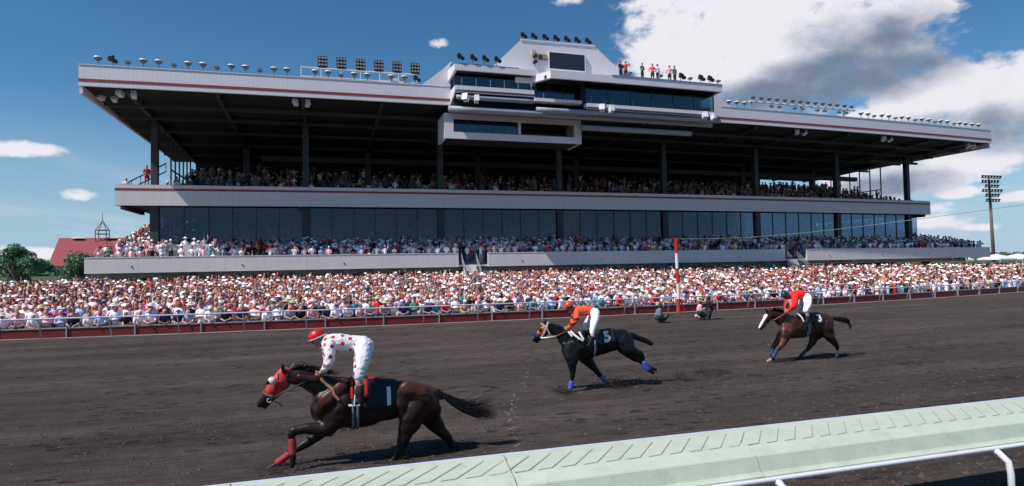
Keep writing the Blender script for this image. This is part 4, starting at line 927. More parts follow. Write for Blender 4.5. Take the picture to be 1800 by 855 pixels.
for pts in ([(424, 706, 19, N_), (421, 735, 19, N_), (416, 752, 17, N_)], [(942, 562, 20, N_), (955, 590, 20, N_), (968, 606, 20, N_)], [(948, 576, 19, Fo), (985, 598, 18, Fo)], [(640, 662, 19, Fo), (662, 688, 19, Fo)]):
    skin([F2.ch(pts, (1, 1, 1), .85)], 'leg_bandage', 'bandblue', h2, voxel=.011, smooth=3)
cl = shell(F2, tor2, .78, 572, 712, -85, 92, .024, 'saddle_cloth', 'black', h2, nx=14, wave=.002)
shell(F2, tor2, .78, 520, 590, -60, 62, .034, 'saddle', 'leather', h2); shell(F2, tor2, .78, 560, 574, 60, 300, .012, 'girth', 'girth', h2, nx=2, nt=40)
number_on(F2, tor2, .78, '5', 652, 62, .30, .030, cl)
j2 = empty('person', (F2.P(560, 430).x, F2.Y, F2.P(560, 430).z), 'jockey in orange silks, orange cap and white breeches riding the black horse', 'person')
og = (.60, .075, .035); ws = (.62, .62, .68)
chains = [
    F2.ch([(468, 195, 40, 0, 1.15), (520, 188, 36, 0, 1.1), (560, 190, 33, 0, 1.1)], og), F2.ch([(570, 195, 33, 0, 1.1), (592, 202, 33, 0, 1.15)], wh),
    F2.ch([(466, 205, 28, -.17), (460, 245, 22, -.24), (452, 262, 20, -.24), (425, 292, 15, -.16), (408, 312, 11, -.10)], og), F2.ch([(455, 210, 28, .17), (440, 245, 20, .22), (420, 290, 15, .16), (402, 310, 11, .10)], og),
    F2.ch([(595, 205, 34, -.12), (596, 240, 30, -.24), (585, 285, 26, -.32), (576, 320, 21, -.34), (575, 345, 18, -.34)], wh), F2.ch([(575, 352, 15, -.34), (578, 372, 14, -.34)], (.5, .33, .25)), F2.ch([(575, 378, 16, -.34), (560, 412, 15, -.35), (556, 432, 12, -.35), (540, 437, 9, -.36)], bootc),
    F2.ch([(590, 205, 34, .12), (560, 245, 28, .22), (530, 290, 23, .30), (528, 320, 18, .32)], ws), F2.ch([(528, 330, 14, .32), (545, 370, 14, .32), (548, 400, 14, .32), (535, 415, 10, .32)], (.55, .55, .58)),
    F2.ch([(445, 182, 18), (428, 175, 24), (415, 165, 27)], (.16, .08, .06), .85), F2.ch([(425, 195, 13), (412, 198, 9)], skinC)
]+hand_ch(F2, 398, 318, -.09, -1, skinC, 1.15)+hand_ch(F2, 394, 322, .08, -1, skinC, 1.15)
def ex2(co, c):
    xx0 = F2.P(462, 240).x; zz0 = F2.P(440, 235).z; o = (c[:, 0] > .5) & (c[:, 1] < .1) & (co[:, 2] < zz0)
    st_ = o & ((np.floor(co[:, 2]*16) % 2) == 0); c = c.copy(); c[st_] = (.10, .015, .012); return c
skin(chains, 'body', 'body', j2, voxel=.012, smooth=4, extra=ex2, fold=True)
helmet(F2, 407, 150, 31, 'caporange', j2, 'caporange', tilt=-20)
flat_strap(F2, [(393, 168, -.085), (410, 166, -.112), (432, 158, -.10)], .045, 'goggles', 'black', j2)

# ---- horse 3 -----------------------------------------------------
F3 = Fig((1280, 490, 5.03), 15.0)
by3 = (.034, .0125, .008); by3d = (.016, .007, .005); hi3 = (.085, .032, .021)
tor3 = [(555, 428, 106), (640, 420, 104), (720, 405, 98), (790, 395, 92), (845, 393, 92)]
g0 = F3.P(690, 715); h3 = empty('racehorse', (g0.x, g0.y, 0), 'brown racehorse with a white blaze and navy leg wraps running third', 'horse')
chains = [
    F3.ch([(t[0], t[1], t[2], 0, None, by3 if i != 4 else by3) for i, t in enumerate(tor3)], by3, .78),
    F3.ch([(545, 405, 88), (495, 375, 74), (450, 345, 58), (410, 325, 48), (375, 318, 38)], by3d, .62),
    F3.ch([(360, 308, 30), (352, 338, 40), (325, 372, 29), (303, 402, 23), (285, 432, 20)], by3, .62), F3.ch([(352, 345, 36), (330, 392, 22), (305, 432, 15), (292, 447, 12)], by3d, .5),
    F3.ch([(345, 292, 13, -.06), (335, 278, 10, -.07), (325, 268, 4, -.08)], blk, .7), F3.ch([(365, 282, 13, .06), (362, 265, 10, .07), (364, 252, 4, .07)], blk, .7),
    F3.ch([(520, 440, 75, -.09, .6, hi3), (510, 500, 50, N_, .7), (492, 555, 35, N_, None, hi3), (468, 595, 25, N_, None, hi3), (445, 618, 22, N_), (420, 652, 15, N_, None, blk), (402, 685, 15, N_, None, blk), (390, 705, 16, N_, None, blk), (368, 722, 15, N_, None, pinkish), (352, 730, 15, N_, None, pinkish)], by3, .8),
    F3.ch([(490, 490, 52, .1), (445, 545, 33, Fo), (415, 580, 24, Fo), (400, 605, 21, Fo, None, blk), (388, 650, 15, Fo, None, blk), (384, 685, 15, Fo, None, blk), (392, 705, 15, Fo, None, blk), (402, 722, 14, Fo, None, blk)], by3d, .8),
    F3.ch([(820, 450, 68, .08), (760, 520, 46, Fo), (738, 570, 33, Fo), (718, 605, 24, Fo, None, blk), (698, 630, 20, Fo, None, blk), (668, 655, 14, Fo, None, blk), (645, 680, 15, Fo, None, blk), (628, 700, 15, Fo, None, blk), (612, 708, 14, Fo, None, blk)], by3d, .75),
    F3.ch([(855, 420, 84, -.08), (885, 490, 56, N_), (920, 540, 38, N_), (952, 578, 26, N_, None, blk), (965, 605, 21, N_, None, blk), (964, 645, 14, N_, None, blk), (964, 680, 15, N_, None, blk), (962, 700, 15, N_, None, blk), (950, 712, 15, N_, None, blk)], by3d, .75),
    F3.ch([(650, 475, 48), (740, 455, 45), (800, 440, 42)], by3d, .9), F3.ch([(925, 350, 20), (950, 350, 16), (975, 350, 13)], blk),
]
def ex3(co, c):
    A_, B_ = F3.P(326, 318), F3.P(262, 436); d = np.array([B_.x-A_.x, B_.z-A_.z]); L_ = np.linalg.norm(d); d /= L_; q = co[:, [0, 2]]-np.array([A_.x, A_.z])
    t = q@d; n2 = q@np.array([d[1], -d[0]]); c = c.copy(); m_ = (t > -.02) & (t < L_+.03) & (np.abs(n2) < .042) & (np.abs(co[:, 1]-F3.Y) < .075); c[m_] = (.72, .68, .66); return c
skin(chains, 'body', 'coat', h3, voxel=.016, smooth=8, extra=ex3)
strap(F3, [(310, 425, -.09), (345, 400, -.13), (400, 365, -.17)], .010, 'rein', 'leather', h3); strap(F3, [(400, 368, -.17), (420, 360, -.17), (470, 330, -.16), (515, 300, -.12)], .016, 'rein', 'tan', h3)
strap(F3, [(305, 425, .09), (400, 360, .17), (510, 298, .12)], .010, 'rein', 'leather', h3)
flat_strap(F3, [(360, 290, -.12), (350, 345, -.15), (310, 425, -.10)], .02, 'cheek_strap', 'leather', h3)
flat_strap(F3, [(598, 300, -.2), (630, 320, -.27), (655, 350, -.32), (668, 380, -.35)], .045, 'breast_strap', 'strap', h3)
strands(F3, 'mane', lambda t, r: [(375+125*t, 278+18*t, r.uniform(-.02, .02)), (392+120*t, 262+22*t+r.uniform(-8, 5), r.uniform(-.08, .04)), (420+110*t+r.uniform(0, 18), 262+30*t+r.uniform(-8, 10), r.uniform(-.10, .06))], 200, h3, 25, .011)
strands(F3, 'tail', lambda t, r: [(930+r.uniform(0, 15), 350+r.uniform(-10, 12), r.uniform(-.04, .04)), (975+r.uniform(-4, 8), 355+r.uniform(-18, 30), r.uniform(-.06, .06)), (1020+25*r.random(), 355+r.uniform(-18, 40), r.uniform(-.08, .08)), (1065+15*r.random(), 360+r.uniform(-10, 40), r.uniform(-.08, .08)), (1072+12*r.random(), 405+60*t*r.random(), r.uniform(-.08, .08))], 330, h3, 29, .012)
for pts in ([(428, 640, 19, N_), (408, 676, 19, N_), (398, 692, 19, N_)], [(394, 625, 18, Fo), (386, 665, 18, Fo)], [(682, 643, 17, Fo), (652, 672, 17, Fo)], [(964, 645, 17, N_), (964, 682, 18, N_)]):
    skin([F3.ch(pts, (1, 1, 1), .85)], 'leg_bandage', 'bandnavy', h3, voxel=.012, smooth=3)
cl = shell(F3, tor3, .78, 700, 792, -85, 90, .024, 'saddle_cloth', 'black', h3, nx=14, wave=.002)
shell(F3, tor3, .78, 640, 710, -60, 72, .034, 'saddle', 'leather', h3); shell(F3, tor3, .78, 650, 676, 55, 300, .013, 'girth', 'girth', h3, nx=2, nt=40)
number_on(F3, tor3, .78, '3', 755, 58, .27, .030, cl)
j3 = empty('person', (F3.P(680, 400).x, F3.Y, F3.P(680, 400).z), 'jockey in red silks, navy cap and white breeches riding the third brown horse', 'person')
rd = (.58, .022, .022)
chains = [
    F3.ch([(590, 150, 42, 0, 1.2), (630, 142, 44, 0, 1.15), (655, 150, 42, 0, 1.1)], rd), F3.ch([(672, 160, 40, 0, 1.1), (695, 172, 40, 0, 1.15)], wh),
    F3.ch([(592, 165, 33, -.17), (592, 215, 26, -.25), (585, 240, 23, -.25), (555, 268, 17, -.16), (535, 285, 13, -.10)], rd), F3.ch([(560, 160, 32, .17), (530, 205, 23, .23), (515, 240, 19, .20), (515, 268, 14, .12)], rd),
    F3.ch([(700, 175, 42, -.12), (705, 215, 34, -.25), (698, 250, 28, -.33), (685, 278, 24, -.35)], wh), F3.ch([(690, 295, 17, -.35), (700, 318, 16, -.35)], (.5, .33, .25)), F3.ch([(705, 335, 18, -.35), (702, 365, 17, -.36), (690, 395, 13, -.36), (665, 400, 10, -.37)], bootc),
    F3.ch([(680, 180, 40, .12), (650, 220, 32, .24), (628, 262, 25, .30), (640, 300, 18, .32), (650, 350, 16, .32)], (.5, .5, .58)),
    F3.ch([(548, 162, 18), (525, 162, 25), (510, 158, 27)], (.10, .05, .04), .85)
]+hand_ch(F3, 522, 292, -.09, -1, skinC, 1.2)+hand_ch(F3, 512, 282, .08, -1, skinC, 1.2)
skin(chains, 'body', 'body', j3, voxel=.012, smooth=4, fold=True)
helmet(F3, 500, 138, 32, 'capnavy', j3, 'bandnavy', tilt=-15)
b = MB(); p = F3.P(555, 210, -.10); b.add([p+Vector((-.09, -.02, .07)), p+Vector((.07, -.02, .09)), p+Vector((.05, -.02, -.05)), p+Vector((-.02, -.02, -.10)), p+Vector((-.09, .01, .07)), p+Vector((.07, .01, .09)), p+Vector((.05, .01, -.05)), p+Vector((-.02, .01, -.10))], [(0, 1, 2, 3), (7, 6, 5, 4), (0, 4, 5, 1), (1, 5, 6, 2), (2, 6, 7, 3), (3, 7, 4, 0)]); b.build('number_bib', 'numw', j3)

# dirt thrown up by the hooves
b = MB(); random.seed(12)
def spray(px, py, Y, sx_, sz_, n_, r0, zlow=None):
    c = PY(px, py, Y)
    for k in range(int(n_*1.8)):
        x = c.x+random.gauss(0, sx_); z = max(.01, c.z+abs(random.gauss(0, sz_))*(1 if random.random() < .8 else -.3)); y = c.y+random.gauss(0, .18)
        clod_geo(b, (x, y, z), r0*1.35*random.uniform(.3, 1.3))
spray(1252, 663, 14.2, .22, .06, 420, .016); spray(1235, 655, 14.2, .10, .10, 120, .012); spray(1197, 664, 13.6, .06, .10, 130, .014); spray(1230, 668, 13.8, .5, .02, 160, .012)
spray(988, 686, 13.3, .10, .02, 200, .016); spray(1080, 676, 13.4, .17, .07, 330, .012); spray(1095, 684, 13.4, .22, .03, 260, .010)
spray(1375, 636, 15.0, .18, .02, 160, .014); spray(1440, 632, 15, .2, .02, 120, .014)
spray(478, 826, 9.75, .12, .03, 160, .010); spray(520, 822, 9.8, .25, .02, 160, .010); spray(700, 815, 9.7, .2, .05, 200, .011); spray(830, 800, 9.9, .25, .05, 260, .010)
spray(1265, 650, 14.2, .16, .14, 260, .008); spray(1150, 668, 13.5, .4, .03, 200, .010); spray(1490, 628, 15.1, .2, .05, 200, .010); spray(1640, 640, 15.0, .3, .06, 160, .009)
spray(1600, 685, 13.4, .3, .015, 100, .013); spray(770, 812, 9.9, .2, .02, 160, .013)
MT['clod2'] = mat('clod2', (.035, .028, .028), .95, .4, 3)
tag(b.build('flying_dirt', 'clod2'), 'dark dirt thrown up behind the hooves of the running horses', 'flying dirt', kind='stuff')

# ------------------------------------------------------------------ red barrier and outer rail
xs_ = np.arange(-26, 76, 1.0)
br = empty('barrier', (10, wall_y(10), 0), 'low dark red board barrier with a pale top ledge in front of the crowd', 'barrier')
def path_box(bm_, y0, y1, z0, z1, mi=0, x0=-26, x1=75):
    xx = [x for x in np.arange(x0, x1+.1, 1.5)]; vs_ = []; fs = []
    for x in xx: w0 = wall_y(x); vs_ += [(x, w0+y0, z0), (x, w0+y1, z0), (x, w0+y1, z1), (x, w0+y0, z1)]
    for i in range(len(xx)-1):
        for j in range(4): fs.append((4*i+j, 4*i+(j+1) % 4, 4*i+4+(j+1) % 4, 4*i+4+j))
    bm_.add(vs_, fs, mi)
b = MB(); path_box(b, .06, .10, -.5, .40); b.build('board', 'rufous', br)
b = MB(); path_box(b, .02, .16, .403, .45); b.build('ledge', 'greysteel', br)
for k in range(37):
    x = -18.2+2.8*k/1.0+1.4
    if x > 74: break
    b = MB(); w0 = wall_y(x); b.box(x-.03, x+.03, w0-.01, w0+.055, 0, .56); b.build('post', 'greysteel', br)
orl = empty('outer_rail', (10, wall_y(10)-.8, 0), 'white tubular running rail on leaning posts in front of the red barrier', 'rail')
b = MB(); b.tube([(x, wall_y(x)-.85, .92) for x in np.arange(-26, 76, 1.5)], .036, 8); b.build('top_rail', 'outer', orl, smooth=True)
posts_x = []
for k in range(-9, 26):
    x = 4.73+2.8*k
    if x < -20 or x > 74: continue
    b = MB(); w0 = wall_y(x); b.tube([(x, w0-.84, .90), (x, w0-.70, .84), (x, w0-.55, .66), (x, w0-.30, 0)], .029, 7); b.build('post', 'outer', orl, smooth=True)
    if wall_y(x)*-.42 < x and x < 56: posts_x.append(x)

# finish pole and wire
fp0 = PZ(1194, 552); FPY = fp0.y
fp = empty('finish_pole', (fp0.x, FPY, 0), 'tall finish post in red and white bands on the far side of the track', 'post')
ztop = PY(1188, 420, FPY).z; zb_ = [ (ztop+.03)*q/5 for q in range(6)]
for i in range(5):
    b = MB(); m_ = ('pole_red', 'numw')[i % 2]; b.tube([(fp0.x-.02*zb_[i], FPY, zb_[i]+.002*i), (fp0.x-.02*zb_[i+1], FPY, zb_[i+1])], .085, 12); b.build('band', m_, fp, smooth=False)
b = MB(); b.tube([(fp0.x+.4, FPY, 0), (fp0.x+.02, FPY, .95)], .03, 6); b.build('brace', 'pole_red', fp)
wp = PY(1830, 356, 9.0)
a = Vector((fp0.x-.08, FPY, ztop)); pts = [a.lerp(wp, t)-Vector((0, 0, .25*math.sin(math.pi*t))) for t in np.linspace(0, 1, 14)]
b = MB(); b.tube(pts, .007, 5); tag(b.build('finish_wire', mat('wirem', (.30, .36, .30), .5), loc=tuple(a)), 'thin pale wire stretched over the track from the top of the finish post', 'wire')

# ------------------------------------------------------------------ near rail
nr = empty('inner_rail', (4, 5.6, 0), 'broad pale green running rail with ribbed cover crossing the foreground', 'rail')
MT['mint'] = mat('mint', (.545, .60, .49), .55, .10, 2.2, .3, 60); MT['groove'] = mat('groove', (.36, .40, .32), .7, .2, 10); MT['bluewhite'] = mat('bluewhite', (.52, .55, .78), .5, .05, 6)
def flecks(m):
    t = m.node_tree; b_ = t.nodes['Principled BSDF']; src = b_.inputs['Base Color'].links[0].from_socket; tcn = N('ShaderNodeTexCoord', t)
    f1 = noise(tcn.outputs['Object'], 42, 3, .6, t); f2 = noise(tcn.outputs['Object'], 3.0, 3, .6, t)
    k = N('ShaderNodeMapRange', t); t.links.new(mth('ADD', f1, mth('MULTIPLY', f2, .35, t), t), k.inputs[0]); k.inputs[1].default_value = .86; k.inputs[2].default_value = .92
    sm = noise(tcn.outputs['Object'], 5.0, 8, .75, t); k2 = N('ShaderNodeMapRange', t); t.links.new(sm, k2.inputs[0]); k2.inputs[1].default_value = .50; k2.inputs[2].default_value = .75; k2.inputs[4].default_value = .35
    mi = N('ShaderNodeMixRGB', t); t.links.new(mth('MAXIMUM', mth('MULTIPLY', k.outputs[0], .7, t), k2.outputs[0], t), mi.inputs[0]); t.links.new(src, mi.inputs[1]); mi.inputs[2].default_value = (.24, .22, .18, 1); t.links.new(mi.outputs[0], b_.inputs['Base Color'])
flecks(MT['mint'])
seg = 2.45; sx0 = 4.03-seg*4
prof = [(5.95, .985), (5.955, 1.045), (5.92, 1.05), (5.36, 1.047), (5.30, 1.035), (5.225, .995), (5.215, .985), (5.16, .855), (5.135, .835), (5.10, .832), (5.10, .815), (5.17, .815), (5.25, .96), (5.36, 1.01), (5.90, 1.01)]
for k in range(8):
    x0 = sx0+seg*k; b = MB(); sk = .10
    n_ = 8; kk = len(prof); vs_ = []; fs = []
    for i in range(n_+1):
        for (y, z) in prof:
            shx = (y-5.36)*.14 if y > 5.3 else 0
            g = .006 if i == 0 else (-.006 if i == n_ else 0)
            lift = .004 if i == n_ else (0 if i else -.003)
            vs_.append((x0+seg*i/n_+g+shx, y, z+lift))
    for i in range(n_):
        for j in range(kk): a_ = i*kk+j; c_ = i*kk+(j+1) % kk; fs.append((a_, c_, c_+kk, a_+kk))
    fs += [tuple(range(kk))[::-1], tuple(range(n_*kk, n_*kk+kk))]
    b.add(vs_, fs)
    o = b.build('rail_cover', 'mint', nr)
    r_ = MB(); m_ = 11
    for i in range(m_):
        xx = x0+.12+seg*i/m_
        def seg_(p, q, w_=.008):
            d = Vector((q[0]-p[0], q[1]-p[1], 0)).normalized(); nn = Vector((-d.y, d.x, 0))*w_/2
            zt0, zt1 = 1.046, 1.0545
            P0, Q0 = Vector((p[0], p[1], 0)), Vector((q[0], q[1], 0))
            vs2 = [P0+nn, P0-nn, Q0-nn, Q0+nn]
            r_.add([(v.x, v.y, zt0) for v in vs2]+[(v.x, v.y, zt1) for v in vs2], [(4, 5, 6, 7), (0, 1, 5, 4), (1, 2, 6, 5), (2, 3, 7, 6), (3, 0, 4, 7)])
        dx = .40
        seg_((xx+dx, 5.80), (xx+.045, 5.40)); seg_((xx+.045, 5.40), (xx-.09, 5.385))
    r_.build('ribs', 'groove', o)
    e_ = MB(); e_.box(x0+.04, x0+.05, 5.215, 5.222, .86, .985); 
b = MB(); b.tube([(x, 5.975, 1.02) for x in np.linspace(sx0, sx0+seg*8, 9)], .028, 8); b.build('back_edge', 'bluewhite', nr, smooth=True)
b = MB(); b.tube([(x, 5.09, .795) for x in np.linspace(sx0, sx0+seg*8, 9)], .024, 10); b.build('lower_pipe', 'white', nr, smooth=True)
pA, pB = PY(1386, 850, 4.98), PY(1772, 800, 4.98)
for x in (pA.x, pB.x, 2*pA.x-pB.x, 2*pB.x-pA.x, 3*pA.x-2*pB.x):
    b = MB(); b.tube([(x-.10, 5.5, .86), (x-.08, 5.25, .80), (x-.035, 5.06, .765), (x, 4.98, .68), (x+.01, 4.965, .55), (x+.01, 4.96, 0)], .034, 12); b.build('post', 'white', nr, smooth=True)

# ------------------------------------------------------------------ people
def person_chain(pose, rng=random):
    """zones: 0 skin 1 top 2 trousers 3 hair 4 shoes; faces -Y; feet at z=0"""
    V = Vector; c = []
    lean = {'lean': .28, 'lean2': .34, 'stand': 0, 'fold': 0, 'shade': .02, 'photo': 0, 'hip': 0, 'sit': .05}[pose]
    hip = V((0, 0, .92)); ch_ = V((0, -lean*.75, 1.30-lean*.25)); nk = V((0, -lean*1.0, 1.46-lean*.45)); hd = V((0, -lean*1.12-.02, 1.62-lean*.5))
    c.append([(hip, .145, .75, 2), (hip.lerp(ch_, .35), .135, .72, 1)]); c.append([(hip.lerp(ch_, .3), .135, .72, 1), (ch_, .165, .68, 1), (ch_.lerp(nk, .5), .13, .7, 1)])
    for s in (-1, 1): c.append([(ch_+V((0, 0, .06)), .12, .7, 1), (ch_+V((s*.15, 0, .09)), .075, .9, 1)])
    c.append([(nk, .055, 1, 0), (hd, .07, 1, 0)]); c.append([(hd, .088, 1.05, 0), (hd+V((0, 0, .045)), .092, 1.05, 0)]); c.append([(hd+V((0, .022, .055)), .100, 1.02, 3), (hd+V((0, .03, .02)), .095, 1, 3)])
    c.append([(hd+V((0, -.09, .005)), .018, 1, 0), (hd+V((0, -.10, -.01)), .014, 1, 0)])
    for s in (-1, 1):
        c.append([(hip+V((s*.085, 0, -.06)), .095, .9, 2), (V((s*.10, -.01, .48)), .062, 1, 2), (V((s*.11, .02, .10)), .045, 1, 2)]); c.append([(V((s*.11, .02, .06)), .045, 1, 4), (V((s*.12, -.12, .035)), .035, 1, 4)])
        sh = ch_+V((s*.19, 0, .08))
        if pose in ('lean', 'lean2'):
            el_ = sh+V((s*.06, -.10, -.26)); hn = V((-s*.02+s*.08*(pose == 'lean2'), -.52, .96))
        elif pose == 'fold': el_ = sh+V((s*.05, -.03, -.27)); hn = sh+V((-s*.25, -.2, -.22))
        elif pose == 'shade' and s > 0: el_ = sh+V((s*.16, -.14, -.02)); hn = hd+V((.05, -.13, .06))
        elif pose == 'photo': el_ = sh+V((s*.08, -.16, -.12)); hn = hd+V((s*.05, -.16, -.01))
        elif pose == 'hip': el_ = sh+V((s*.13, .05, -.24)); hn = hip+V((s*.15, -.04, .08))
        else: el_ = sh+V((s*.05, .02, -.27)); hn = sh+V((s*.05, -.07, -.50))
        m_ = sh.lerp(el_, .75)
        c.append([(sh, .065, 1, 1), (m_, .052, 1, 1)]); c.append([(m_, .045, 1, 0), (el_, .042, 1, 0), (el_.lerp(hn, .9), .030, 1, 0), (hn, .038, .8, 0)])
    return c, hd
TEMPL = {}
for pose in ('lean', 'lean2', 'stand', 'fold', 'shade', 'photo', 'hip'):
    c, hd = person_chain(pose); co, fcs, zone, nm = skin(c, 'person', 'body', voxel=.028, smooth=3, decimate=.35, wantmesh=True); TEMPL[pose] = (co, fcs, zone, hd)
tops = [('white', (.80, .76, .78), 36), ('cream', (.72, .62, .56), 4), ('pink', (.74, .42, .46), 11), ('red', (.52, .03, .04), 10), ('navy', (.02, .03, .10), 9), ('light blue', (.36, .48, .68), 7), ('black', (.015, .015, .018), 8), ('yellow', (.70, .58, .24), 2), ('green', (.05, .24, .13), 2), ('grey', (.32, .33, .35), 5), ('purple', (.16, .07, .24), 1), ('orange', (.62, .22, .10), 1), ('teal', (.03, .28, .32), 2), ('tan', (.40, .27, .20), 2)]
hairs = [('brown', (.07, .035, .02)), ('dark', (.018, .014, .012)), ('blond', (.42, .28, .12)), ('grey', (.42, .41, .40)), ('auburn', (.16, .045, .02))]
hats = [('white cap', 0, (.80, .79, .78)), ('red cap', 0, (.55, .03, .03)), ('navy cap', 0, (.03, .04, .13)), ('straw hat', 1, (.66, .53, .31)), ('white sun hat', 1, (.80, .79, .77)), ('white visor cap', 0, (.78, .76, .74))]
skins = [(.44, .21, .18), (.35, .16, .125), (.50, .27, .23), (.26, .115, .09), (.10, .05, .035)]
legsC = [(.06, .08, .18), (.03, .03, .04), (.55, .52, .48), (.25, .19, .13), (.12, .14, .2)]
HATM = {}
def hat_mesh(kind, name, c):
    if name in HATM: return HATM[name]
    b = MB()
    if kind == 0:
        b.ball((0, .01, .02), .112, .118, .10, 10, 5, z0=0); b.add([(-.07, -.09, .025), (.07, -.09, .025), (.06, -.19, .01), (-.06, -.19, .01), (-.07, -.09, .04), (.07, -.09, .04), (.06, -.19, .02), (-.06, -.19, .02)], [(0, 3, 2, 1), (4, 5, 6, 7), (2, 3, 7, 6), (0, 4, 7, 3), (1, 2, 6, 5)])
    else:
        b.tube([(0, 0, .02), (0, 0, .04), (0, 0, .045), (0, 0, .12), (0, 0, .135)], [.215, .21, .115, .10, .06], 14)
    me = bpy.data.meshes.new('hat'); me.from_pydata(b.v, [], b.f); me.update(); me.materials.append(mat('hat_'+name, c, .8, .06, 20)); HATM[name] = me; return me
ACT = {'lean': 'leaning forward', 'lean2': 'leaning forward with arms spread', 'stand': 'standing with arms down', 'fold': 'standing with folded arms', 'shade': 'shading the eyes', 'photo': 'holding both hands up to the face', 'hip': 'standing hands on hips'}
tree_c = {}
def place_person(x, y, z, rot, s, top, hair, hatd, skn, leg, pose, label, group):
    co, fcs, zone, hd = TEMPL[pose]
    me = bpy.data.meshes.new('person'); me.from_pydata((co*s).tolist(), [], fcs); me.update()
    pal = np.array([skn, top, leg, hair, (.03, .025, .02)]); cc = np.ones((len(co), 4)); cc[:, :3] = pal[zone]
    at = me.color_attributes.new('Col', 'FLOAT_COLOR', 'POINT'); at.data.foreach_set('color', cc.ravel()); me.materials.append(MT['body'])
    me.polygons.foreach_set('use_smooth', [True]*len(fcs))
    o = bpy.data.objects.new('person', me); col.objects.link(o); o.location = (x, y, z); o.rotation_euler = (0, 0, rot); tag(o, label, 'person', group)
    if hatd:
        h = bpy.data.objects.new('hat', hat_mesh(hatd[1], hatd[0], hatd[2])); col.objects.link(h); h.parent = o; h.location = (hd+Vector((0, 0, .055)))*s; h.scale = (s, s, s); h.rotation_euler = (rad(8), 0, 0)
    return o
def wch(lst): return random.choices(lst, weights=[t[2] for t in lst])[0]
random.seed(21)
used = set(); cand = []
PX = sorted(posts_x)
for row in range(4):
    x = -14.5+random.random()*.3
    while x < 52:
        cand.append((row, x)); x += random.uniform(.46, .66) if row < 2 else random.uniform(.52, .72)
cand = [(r_, x) for r_, x in cand if x > -.43*wall_y(x)-.3 and x < 1.47*wall_y(x)]
# the nearest ones show largest
cand.sort(key=lambda q: math.hypot(q[1], wall_y(q[1])+q[0]*.62)+q[0]*2.2)
INDIV = cand[:300]
taken = []
rown = ['front row', 'second row', 'third row', 'fourth row']
gaps_n = {}
for row, x in sorted(INDIV, key=lambda q: (q[0], q[1])):
    y = wall_y(x)+.48+.62*row+random.uniform(-.06, .06); g = min(range(len(PX)), key=lambda q: abs(PX[q]-x))
    for _ in range(60):
        tp = wch(tops); hr = random.choice(hairs); ht = random.choice(hats) if random.random() < .42 else None
        pose = random.choice(['lean', 'lean', 'lean2', 'lean', 'fold']) if row == 0 else random.choice(['stand', 'fold', 'shade', 'photo', 'hip', 'stand', 'stand'])
        key = (tp[0], (ht[0] if ht else hr[0]), g)
        if key not in used: break
    used.add(key)
    head = ht[0] if ht else hr[0]+' hair'
    lab = f'spectator, {tp[0]} top, {head}, {rown[row]} at {ORD[g]} rail post from left'
    z = apron_z(x, y); s = random.uniform(.93, 1.04)
    place_person(x, y, z, random.uniform(-.35, .35)+.12, s, tp[1], hr[1], ht, random.choice(skins[:4]), random.choice(legsC), pose, lab, 'spectators in the first rows behind the red barrier'); taken.append((x, y))
# people on the press box roof
rp = [(1091, 128, 'stand', (.02, .03, .05), 'person in dark clothes standing at the left end of the press box roof'), (1100, 129, 'shade', (.5, .03, .03), 'person in red top beside the dark figure at the left of the press box roof'),
      (1129, 130, 'fold', (.10, .12, .13), 'person in grey-green top alone left of the centre pair on the press box roof'), (1147, 131, 'hip', (.55, .08, .08), 'tallest person in red and white top in the centre pair on the press box roof'), (1156, 132, 'stand', (.78, .77, .77), 'person in white shirt and dark trousers in the centre pair on the press box roof'),
      (1177, 135, 'hip', (.60, .30, .32), 'person in pink top left in the right-hand pair on the press box roof'), (1186, 136, 'stand', (.12, .16, .15), 'person in dark green top right in the right-hand pair on the press box roof')]
for i, (px, py, pose, c, lab) in enumerate(rp):
    x, _ = SP(px, py, 46.4); place_person(x, 46.4+BND(x), 18.12, .3*(-1)**i, .97, c, hairs[i % 3][1], None, skins[1], legsC[1], pose, lab, 'people on the press box roof')
x, _ = SP(258, 310, 57.0)
place_person(x, 57.0+BND(x), 9.9, .3, 1.0, (.5, .03, .03), hairs[1][1], None, skins[1], (.40, .03, .03), 'stand', 'person in red standing at the left end of the upper deck', 'people at the end of the upper deck')
x, _ = SP(222, 322, 56.6)
place_person(x, 56.6+BND(x), 8.75, .3, 1.0, (.6, .6, .62), hairs[1][1], None, skins[1], legsC[0], 'fold', 'person in white top at the far left corner of the upper deck', 'people at the end of the upper deck')

